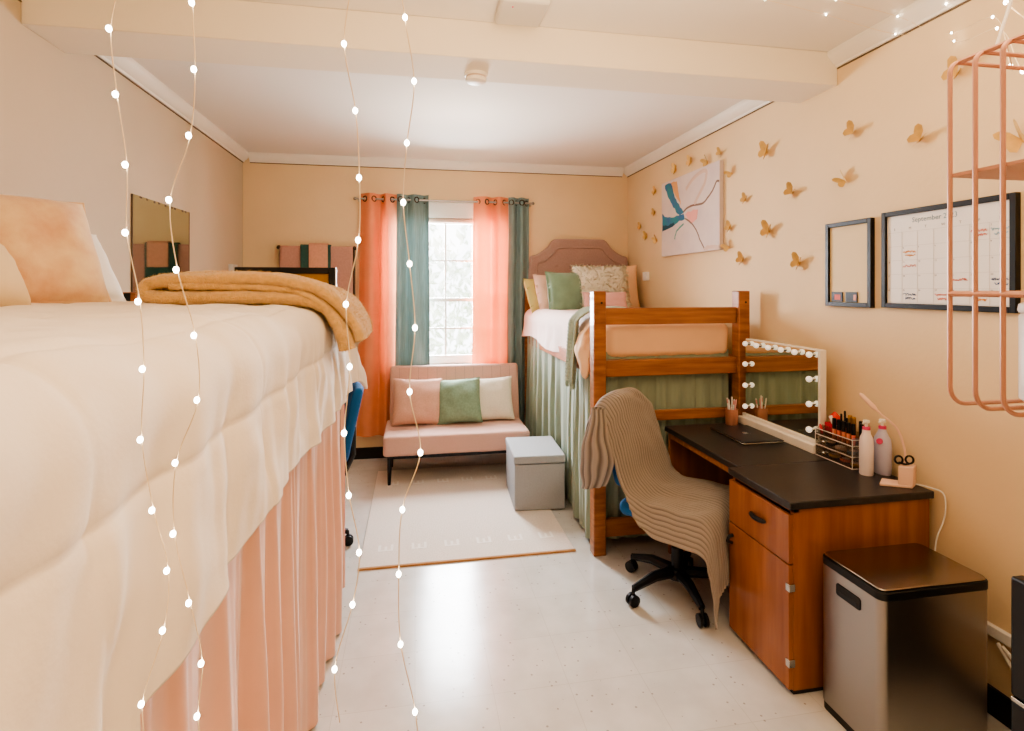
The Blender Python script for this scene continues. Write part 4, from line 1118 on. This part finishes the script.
# ------------------------------------------------------------------ left side: bed linen
hx = lambda y: .42+.012*math.sin(y*4)+(.30*smooth01((.70-y)/.05))
cf = comforter_mesh(-1.40, -.335, .40, 2.80, 1.532, .115, .43, .40, .30, 1, .020, 4, lam=.50, famp=.006,
                    seams=(.22, .62, .98, 1.20), nx=190, ny=420, hangfn=hx, cross=.62, lean=.05)
cm = cf.build('comforter', M['comf'], None, angle=180, solid=.018)
tag(cm, 'thick cream quilted comforter spread over the left-hand bed', 'comforter')
mt2 = weld(soft_box(-1.24, -.46, .72, 2.70, 1.158, 1.47, .05, 13).build('mattress', M['whitefab'], None, angle=80))
tag(mt2, 'white mattress hidden beneath the cream comforter on the left-hand bed', 'mattress')
sk2 = drape([(-.405, .40), (-.39, 1.3), (-.38, 2.0), (-.362, 2.5), (-.352, 2.775)], 1.16, .02, .030, .20, 12, step=.008, flare=.0, zbf=lambda s: .01+.10*smooth01((s-2.2)/.15))
s2 = sk2.build('bed_skirt', M['satin'], None, angle=180)
tag(s2, 'pink satin bed skirt hanging below the cream comforter', 'bed skirt')
drape([(-.352, 2.78), (-.345, 2.80), (-.37, 2.83)], 1.16, .115, .006, .05, 3, step=.006).build('side_hem', M['satin_d'], s2, angle=180)

# folded fleece blanket across the foot of the left bed
def ribbon(path, y0, y1, th, seed, nu=120, nv=44, sk=0.0):
    P_ = catmull(path, nu); mb = MB(); ring = 14
    vs = []; fs = []
    m = 2*nu
    def offs(i, sg, th=th):
        a = P_[max(i-1, 0)]; b = P_[min(i+1, nu-1)]; tx, tz = b[0]-a[0], b[1]-a[1]; l = math.hypot(tx, tz) or 1
        return (P_[i][0]-sg*tz/l*th/2, P_[i][1]+sg*tx/l*th/2)
    prof = [offs(i, 1) for i in range(nu)]+[offs(i, -1) for i in range(nu-1, -1, -1)]
    for j in range(nv):
        v = j/(nv-1); e = max(.12, 1-abs(2*v-1)**14)**.5
        prof = [offs(i, 1, th*e) for i in range(nu)]+[offs(i, -1, th*e) for i in range(nu-1, -1, -1)]
        y = y0+(y1-y0)*v
        for (x, z) in prof:
            w = .012*nz(x*5, y*6, z*5+seed)+.004*nz(x*30, y*30, z*30+seed)+.003*nz(x*70, y*70, z*70+seed)
            vs.append((x+w*.6+sk*v, y+.012*nz(x*7, z*7, seed), z+w+.010*nz(x*3, y*4, seed+9)))
    for j in range(nv-1):
        for i in range(m):
            k = (i+1) % m; fs.append((j*m+i, j*m+k, (j+1)*m+k, (j+1)*m+i))
    for j in (0, nv-1):
        for i in range(nu-1):
            q = (j*m+i, j*m+i+1, j*m+m-2-i, j*m+m-1-i); fs.append(q if j else q[::-1])
    mb.add(vs, fs); return mb
path1 = [(-.262, 1.36), (-.285, 1.45), (-.345, 1.53), (-.5, 1.562), (-.72, 1.566), (-.86, 1.567), (-.925, 1.577), (-.937, 1.60), (-.915, 1.622), (-.84, 1.630), (-.70, 1.630), (-.52, 1.626), (-.38, 1.598), (-.285, 1.54), (-.222, 1.455), (-.205, 1.40)]
bo_ = ribbon(path1, 2.08, 2.48, .050, 2, nv=60).build('folded_blanket', M['blanket'], None, angle=180)
tag(bo_, 'folded mustard fleece blanket across the foot of the left-hand bed', 'blanket')
path2 = [(-.235, 1.37), (-.252, 1.43), (-.31, 1.51), (-.42, 1.578), (-.55, 1.595), (-.72, 1.598), (-.86, 1.598)]
ribbon(path2, 2.085, 2.47, .034, 6).build('inner_fold', M['blanket'], bo_, angle=180)

def fuzz(o, n, ln, w_, m, seed, name, test):
    rnd = random.Random(seed); me = o.data; mb = MB(); off = o.location
    ps = [p for p in me.polygons if p.area > 1e-9 and test(p.center+off)]
    acc = []; t = 0
    for p in ps: t += p.area; acc.append(t)
    import bisect
    for _ in range(n):
        p = ps[bisect.bisect(acc, rnd.random()*t) % len(ps)]
        c = p.center+off; nn = p.normal
        d = (nn+Vector((rnd.uniform(-.8, .8), rnd.uniform(-.8, .8), rnd.uniform(-.8, .8)))).normalized()
        e1 = Vector((rnd.uniform(-1, 1), rnd.uniform(-1, 1), rnd.uniform(-1, 1))).normalized()
        c = c+e1*math.sqrt(p.area)*.5
        i0 = len(mb.v); L_ = ln*rnd.uniform(.5, 1.2)
        mb.v += [tuple(c-e1*w_-nn*.002), tuple(c+e1*w_-nn*.002), tuple(c+d*L_)]; mb.f.append((i0, i0+1, i0+2))
    return mb.build(name, m, o, smooth=False)
fuzz(bo_, 16000, .007, .0011, M['blanket'], 4, 'pile', lambda c: c.y < 2.16 or c.x > -.33)

# pillows on the left bed
pillow('pillow', 'peach crushed velvet pillow leaning on the left wall', (-1.22, 2.04, 1.535), .43, .42, .17, 1.0, .42, M['peachvelvet'], 51, piping=M['peachvelvet'])
pillow('pillow', 'white pillow tucked behind the peach velvet one', (-1.29, 2.30, 1.535), .46, .34, .14, 1.1, .55, M['whitefab'], 52)
pillow('pillow', 'beige pillow at the near side of the peach velvet one', (-1.17, 1.62, 1.535), .42, .22, .16, 1.3, .5, M['beige'], 53)

# ------------------------------------------------------------------ left wall and corner
lm = thing('wall_mirror', 'old frameless mirror on the left wall above the desk', 'mirror', (W_L, 3.6, 1.05))
MB().box(W_L+.001, W_L+.007, 3.25, 3.994, 1.05, 2.108).build('glass', M['mirror_old'], lm)
ed = MB()
for i in range(9):
    y = 3.33+i*.075+random.uniform(-.02, .02); ed.box(W_L+.0071, W_L+.008, y, y+random.uniform(.01, .03), 2.098-random.uniform(0, .004), 2.108)
ed.box(W_L+.001, W_L+.009, 3.245, 3.25, 1.05, 2.108).box(W_L+.001, W_L+.009, 3.994, 3.998, 1.05, 2.108)
ed.build('worn_edge', M['gap'], lm)
th_ = thing('thermostat', 'small white control box on the left wall near the corner', 'thermostat', (W_L, 4.87, 1.70))
MB().box(W_L-.002, W_L+.03, 4.80, 4.94, 1.70, 1.79).build('housing', M['grey'], th_, bevel=.004)
MB().box(W_L+.030, W_L+.034, 4.85, 4.90, 1.72, 1.735).build('lever', M['inkd'], th_)

ck = thing('cork_board', 'black-framed amber cork board hooked on the bed end behind the mustard blanket', 'board', (-.66, 2.90, 1.15))
f = MB(); a0, a1, z0, z1, fw = -.888, -.405, 1.15, 1.700, .032
f.box(a0, a0+fw, 2.89, 2.915, z0, z1).box(a1-fw, a1, 2.89, 2.915, z0, z1).box(a0+fw, a1-fw, 2.89, 2.915, z0, z0+fw).box(a0+fw, a1-fw, 2.89, 2.915, z1-fw, z1)
f.build('frame', M['blackframe'], ck, bevel=.002)
MB().box(a0+fw, a1-fw, 2.90, 2.912, z0+fw, z1-fw).build('cork', M['cork'], ck)
MB().box(a1, a1+.005, 2.892, 2.913, z0, z1).build('edge_strip', M['white'], ck)  # white strip paints in the window light on the board's side face
for x in (-.80, -.50): MB().tube([(x, 2.90, 1.40), (x, 2.86, 1.478), (x, 2.75, 1.480), (x, 2.725, 1.44)], .004, 6).build('hook', M['blackm'], ck)

# towel rack with towels on the back wall
tr = thing('towel_rack', 'two-bar wall towel rack with round knobs on the back wall', 'towel rack', (-.88, W_B, 1.4))
YB = W_B-.07
MB().tube([(-1.20, YB, 1.955), (-.545, YB, 1.955)], .008, 10).build('bar', M['dksteel'], tr)
MB().tube([(-1.20, YB, 1.475), (-.555, YB, 1.475)], .008, 10).build('bar', M['dksteel'], tr)
for x, z in ((-.545, 1.955), (-.555, 1.475), (-1.20, 1.955), (-1.20, 1.475)): MB().ball((x, YB, z), .02).build('knob', M['dksteel'], tr)
for x in (-.552, -1.19): MB().box(x-.008, x+.008, YB, W_B, 1.45, 1.97).build('upright', M['dksteel'], tr)
def towel(label, x0, x1, zb, m, off, seed):
    def fn(u, v):
        x = x0+(x1-x0)*u
        if v < .2: y, z = YB+.012+off*.6, 1.965-.35*(1-v/.2)
        elif v < .3:
            a = (v-.2)/.1*PI; y, z = YB+(.012+off)*math.cos(a), 1.958+off+.010*math.sin(a)
        else: y, z = YB-.012-off, 1.962-(1.962-zb)*(v-.3)/.7
        return (x+.006*nz(z*4, seed), y-.008*nz(x*7, z*3, seed), z)
    o = MB().grid(fn, 30, 60).build('bath_towel' if x1-x0 > .4 else 'hand_towel', m, None, angle=180, solid=.006)
    return tag(o, label, 'towel')
towel('wide dusty rose bath towel draped over the wall rack', -1.19, -.56, 1.15, M['towel_p'], .0, 1)
towel('dark teal towel draped over the rose bath towel', -1.012, -.752, 1.42, M['towel_g'], .014, 2)
towel('small peach towel on top of the dark teal towel', -.938, -.775, 1.77, M['towel_c'], .026, 3)

# ------------------------------------------------------------------ ceiling fixtures
ds = thing('smoke_detector', 'white round smoke detector with a dark band under the ceiling beam', 'smoke detector', (.291, 2.60, 2.632))
MB().lathe([(.035, -.044), (.05, -.036), (.052, -.022)], .291, 2.60, 2.632, 24).build('cover', M['cream_pl'], ds)
MB().lathe([(.047, -.022), (.047, -.014)], .291, 2.60, 2.632, 24).build('vent_band', M['be_p'], ds)
MB().lathe([(.054, -.014), (.056, -.008), (.056, 0)], .291, 2.60, 2.632, 24).build('mount', M['cream_pl'], ds)
ap_ = thing('access_point', 'flat white square unit on the ceiling in front of the beam', 'ceiling unit', (.45, 2.26, CEIL))
MB().box(.345, .555, 2.15, 2.37, CEIL-.035, CEIL).build('housing', M['grey'], ap_, bevel=.015)
MB().box(.525, .53, 2.365, 2.372, CEIL-.026, CEIL-.008).build('slot', M['inkd'], ap_)
MB().ball((.40, 2.2, CEIL-.0355), .004, 8, 6).build('indicator', M['hot'], ap_)

# ------------------------------------------------------------------ wire rack on the entry wall
rk = thing('wire_rack', 'rose copper wire rack with shelves hanging in front of the calendar board', 'wire shelf', (.72, .40, 1.46))
rx, rb, z_t, z_b = .62, .82, 1.865, 1.462
ysw = [.532-.029*k for k in range(14)]
for y in ysw:
    p = [(rb, y, z_t)]+[(rx+.014-.014*math.sin(a), y, z_t-.014+.014*math.cos(a)) for a in [PI/2*k/6 for k in range(7)]]
    p += [(rx+.022-.022*math.cos(a), y, z_b+.022-.022*math.sin(a)) for a in [PI/2*k/6 for k in range(7)]]+[(rb, y, z_b)]
    MB().tube(p, .0026, 8).build('hoop', M['copper2'], rk)
yn = ysw[-1]
MB().tube([(rx+.012, .532, z_t), (rx+.012, yn, z_t)], .0032, 8).build('top_rail', M['copper2'], rk)
MB().box(rx+.001, rb, yn, .533, 1.729, 1.733).build('shelf', M['copper2'], rk)
MB().tube([(rx, .532, 1.592), (rx, yn, 1.592)], .0032, 8).tube([(rx, .532, 1.592), (rb, .532, 1.592)], .0035, 8).build('mid_rail', M['copper2'], rk)
MB().tube([(rb-.004, .534, z_t), (rb-.004, yn, z_t)], .003, 8).tube([(rb-.004, .534, z_b), (rb-.004, yn, z_b)], .003, 8).build('back_rail', M['copper2'], rk)
for y in (.49, yn+.02): MB().tube([(rb-.004, y, z_t), (rb-.10, y, 2.1), (rb-.10, y, CEIL)], .0018, 6).tube([(rx+.012, y, z_t), (rb-.10, y, 2.1)], .0018, 6).build('hanging_cord', M['cordw'], rk)
ct = thing('lidded_jar', 'frosted white lidded jar standing at the bottom of the wire rack', 'jar', (.725, .49, z_b+.003))
MB().lathe([(.032, 0), (.036, .004), (.036, .10), (.034, .104)], .725, .492, z_b+.0035, 28).build('body', M['frost'], ct)
MB().lathe([(.036, 0), (.037, .003), (.036, .010), (.03, .013)], .725, .492, z_b+.108, 28).build('lid', M['grey'], ct)

# ------------------------------------------------------------------ fairy lights
def strand(label, bulbs, pts, group, r=.00048):
    t = thing('fairy_light_strand', label, 'string lights', pts[-1], 0, group)
    MB().tube(pts, r, 6).build('wire', M['wire'], t)
    for b in bulbs:
        MB().ball(b, .0023 if abs(b[1]-.497) < .01 else .0034, 10, 8, (1, 1, 1.25)).build('bulb', M['fairy'], t)
s1 = [(-.309, 1.865), (-.303, 1.798), (-.294, 1.726), (-.294, 1.656), (-.282, 1.585), (-.278, 1.515), (-.28, 1.442), (-.269, 1.368), (-.255, 1.304), (-.259, 1.242), (-.279, 1.168)]
s2_ = [(-.231, 1.899), (-.229, 1.829), (-.234, 1.759), (-.253, 1.691), (-.246, 1.618), (-.229, 1.549), (-.226, 1.481), (-.247, 1.416), (-.249, 1.342), (-.234, 1.268), (-.222, 1.203), (-.226, 1.148)]
s3 = [(-.077, 1.868), (-.065, 1.795), (-.061, 1.721), (-.062, 1.652), (-.075, 1.581), (-.071, 1.512), (-.077, 1.439), (-.072, 1.37), (-.061, 1.306), (-.068, 1.249), (-.087, 1.18)]
s4 = [(-.011, 1.903), (-.001, 1.832), (-.009, 1.762), (-.013, 1.695), (-.006, 1.626), (0, 1.554), (-.006, 1.482), (.006, 1.413), (-.014, 1.35), (-.018, 1.278), (-.016, 1.199), (0, 1.121)]
labs = ['hanging strand of fairy lights over the peach pillow side of the cream comforter', 'hanging strand of fairy lights in front of the wall mirror',
        'hanging strand of fairy lights beside the towels on the back wall', 'hanging strand of fairy lights in front of the left teal curtain']
for k, s in enumerate((s1, s2_, s3, s4)):
    YS = .50; rnd = random.Random(k+20)
    s = [(x*YS/.62, 1.6+(z-1.6)*YS/.62) for x, z in s]; x0 = s[0][0]
    up = [(x0-.006*i*rnd.choice([-1, 1]), s[0][1]+.057*i) for i in range(1, 17)]
    allp = [(x0-.01, CEIL)]+up[::-1]+s+[(s[-1][0]+.004, s[-1][1]-.05)]
    pts = [(p[0], YS, p[1]) for p in catmull([(a[0], a[1]) for a in allp], len(allp)*8)]
    strand(labs[k], [(p[0], YS-.003, p[1]) for p in up+s], pts, 'curtain of hanging fairy lights')
# strands pinned along the ceiling and the right wall to the wire rack
cl = CEIL-.006
A = [(1.431, 2.013, cl), (1.774, 2.078, cl), (2.10, 2.05, cl-.07), (2.105, 1.80, 2.613), (1.6, 1.25, 2.36), (.93, .70, 1.95), (.66, .50, 1.872)]
B = [(1.70, 1.90, cl), (1.721, 1.961, cl), (2.06, 2.00, cl-.02), (2.105, 1.79, 2.576), (1.55, 1.2, 2.30), (.90, .66, 1.925), (.68, .46, 1.872)]
Cc = [(2.10, 1.95, cl-.03), (2.10, 1.818, 2.737), (1.6, 1.28, 2.50), (1.0, .76, 2.09), (.70, .48, 1.872)]
for lab, P_ in (('fairy light strand along the ceiling ending above the wire rack', A), ('fairy light strand crossing the crown moulding toward the wire rack', B), ('fairy light strand from the right wall top down to the wire rack', Cc)):
    q = catmull(P_, 60)
    strand(lab, [P_[i] for i in range(len(P_)-1)], q, 'fairy lights pinned along the ceiling', .0009)

# ------------------------------------------------------------------ light, world, camera
w = bpy.data.worlds.new('world'); bpy.context.scene.world = w; w.use_nodes = True
bg = w.node_tree.nodes['Background']; bg.inputs[0].default_value = (.95, .97, 1, 1); bg.inputs[1].default_value = 6.0
def area(name, loc, rot, sx, sy, energy, col):
    l = bpy.data.lights.new(name, 'AREA'); l.shape = 'RECTANGLE'; l.size = sx; l.size_y = sy; l.energy = energy; l.color = col
    o = bpy.data.objects.new(name, l); C.objects.link(o); o.location = loc; o.rotation_euler = rot; return o
area('daylight', (.3, W_B+.55, 1.85), (math.radians(-68), 0, 0), 1.3, 1.5, 560, (.90, .95, 1))
def point(name, loc, r, energy, col):
    l = bpy.data.lights.new(name, 'POINT'); l.shadow_soft_size = r; l.energy = energy; l.color = col
    o = bpy.data.objects.new(name, l); C.objects.link(o); o.location = loc; return o
area('bounce_fill', (.45, .9, 2.0), (PI, 0, 0), 1.2, 1.2, 40, (1, .75, .48))  # added bounce fill toward the ceiling, no fitting stands here
point('front_fill', (.6, .2, 2.45), .3, 22, (1, .77, .52))  # added warm fill near the camera, no fixture modelled
point('rear_fill', (.3, 3.7, 2.35), .35, 13, (1, .86, .70))  # added fill for the far half of the room, no lamp hangs here
cam = bpy.data.cameras.new('camera'); co = bpy.data.objects.new('camera', cam); C.objects.link(co)
co.location = (0, 0, 1.6); co.rotation_euler = (PI/2, 0, -math.atan2(97, 538))
cam.sensor_width = 36; cam.lens = 538/1024*36; cam.shift_y = -78.5/1024; cam.clip_start = .02
S = bpy.context.scene; S.camera = co
S.cycles.use_denoising = True
S.cycles.max_bounces = 8; S.cycles.transparent_max_bounces = 12
S.cycles.sample_clamp_indirect = 6
S.view_settings.view_transform = 'AgX'
S.view_settings.look = 'AgX - Medium High Contrast'
S.view_settings.exposure = 0.12
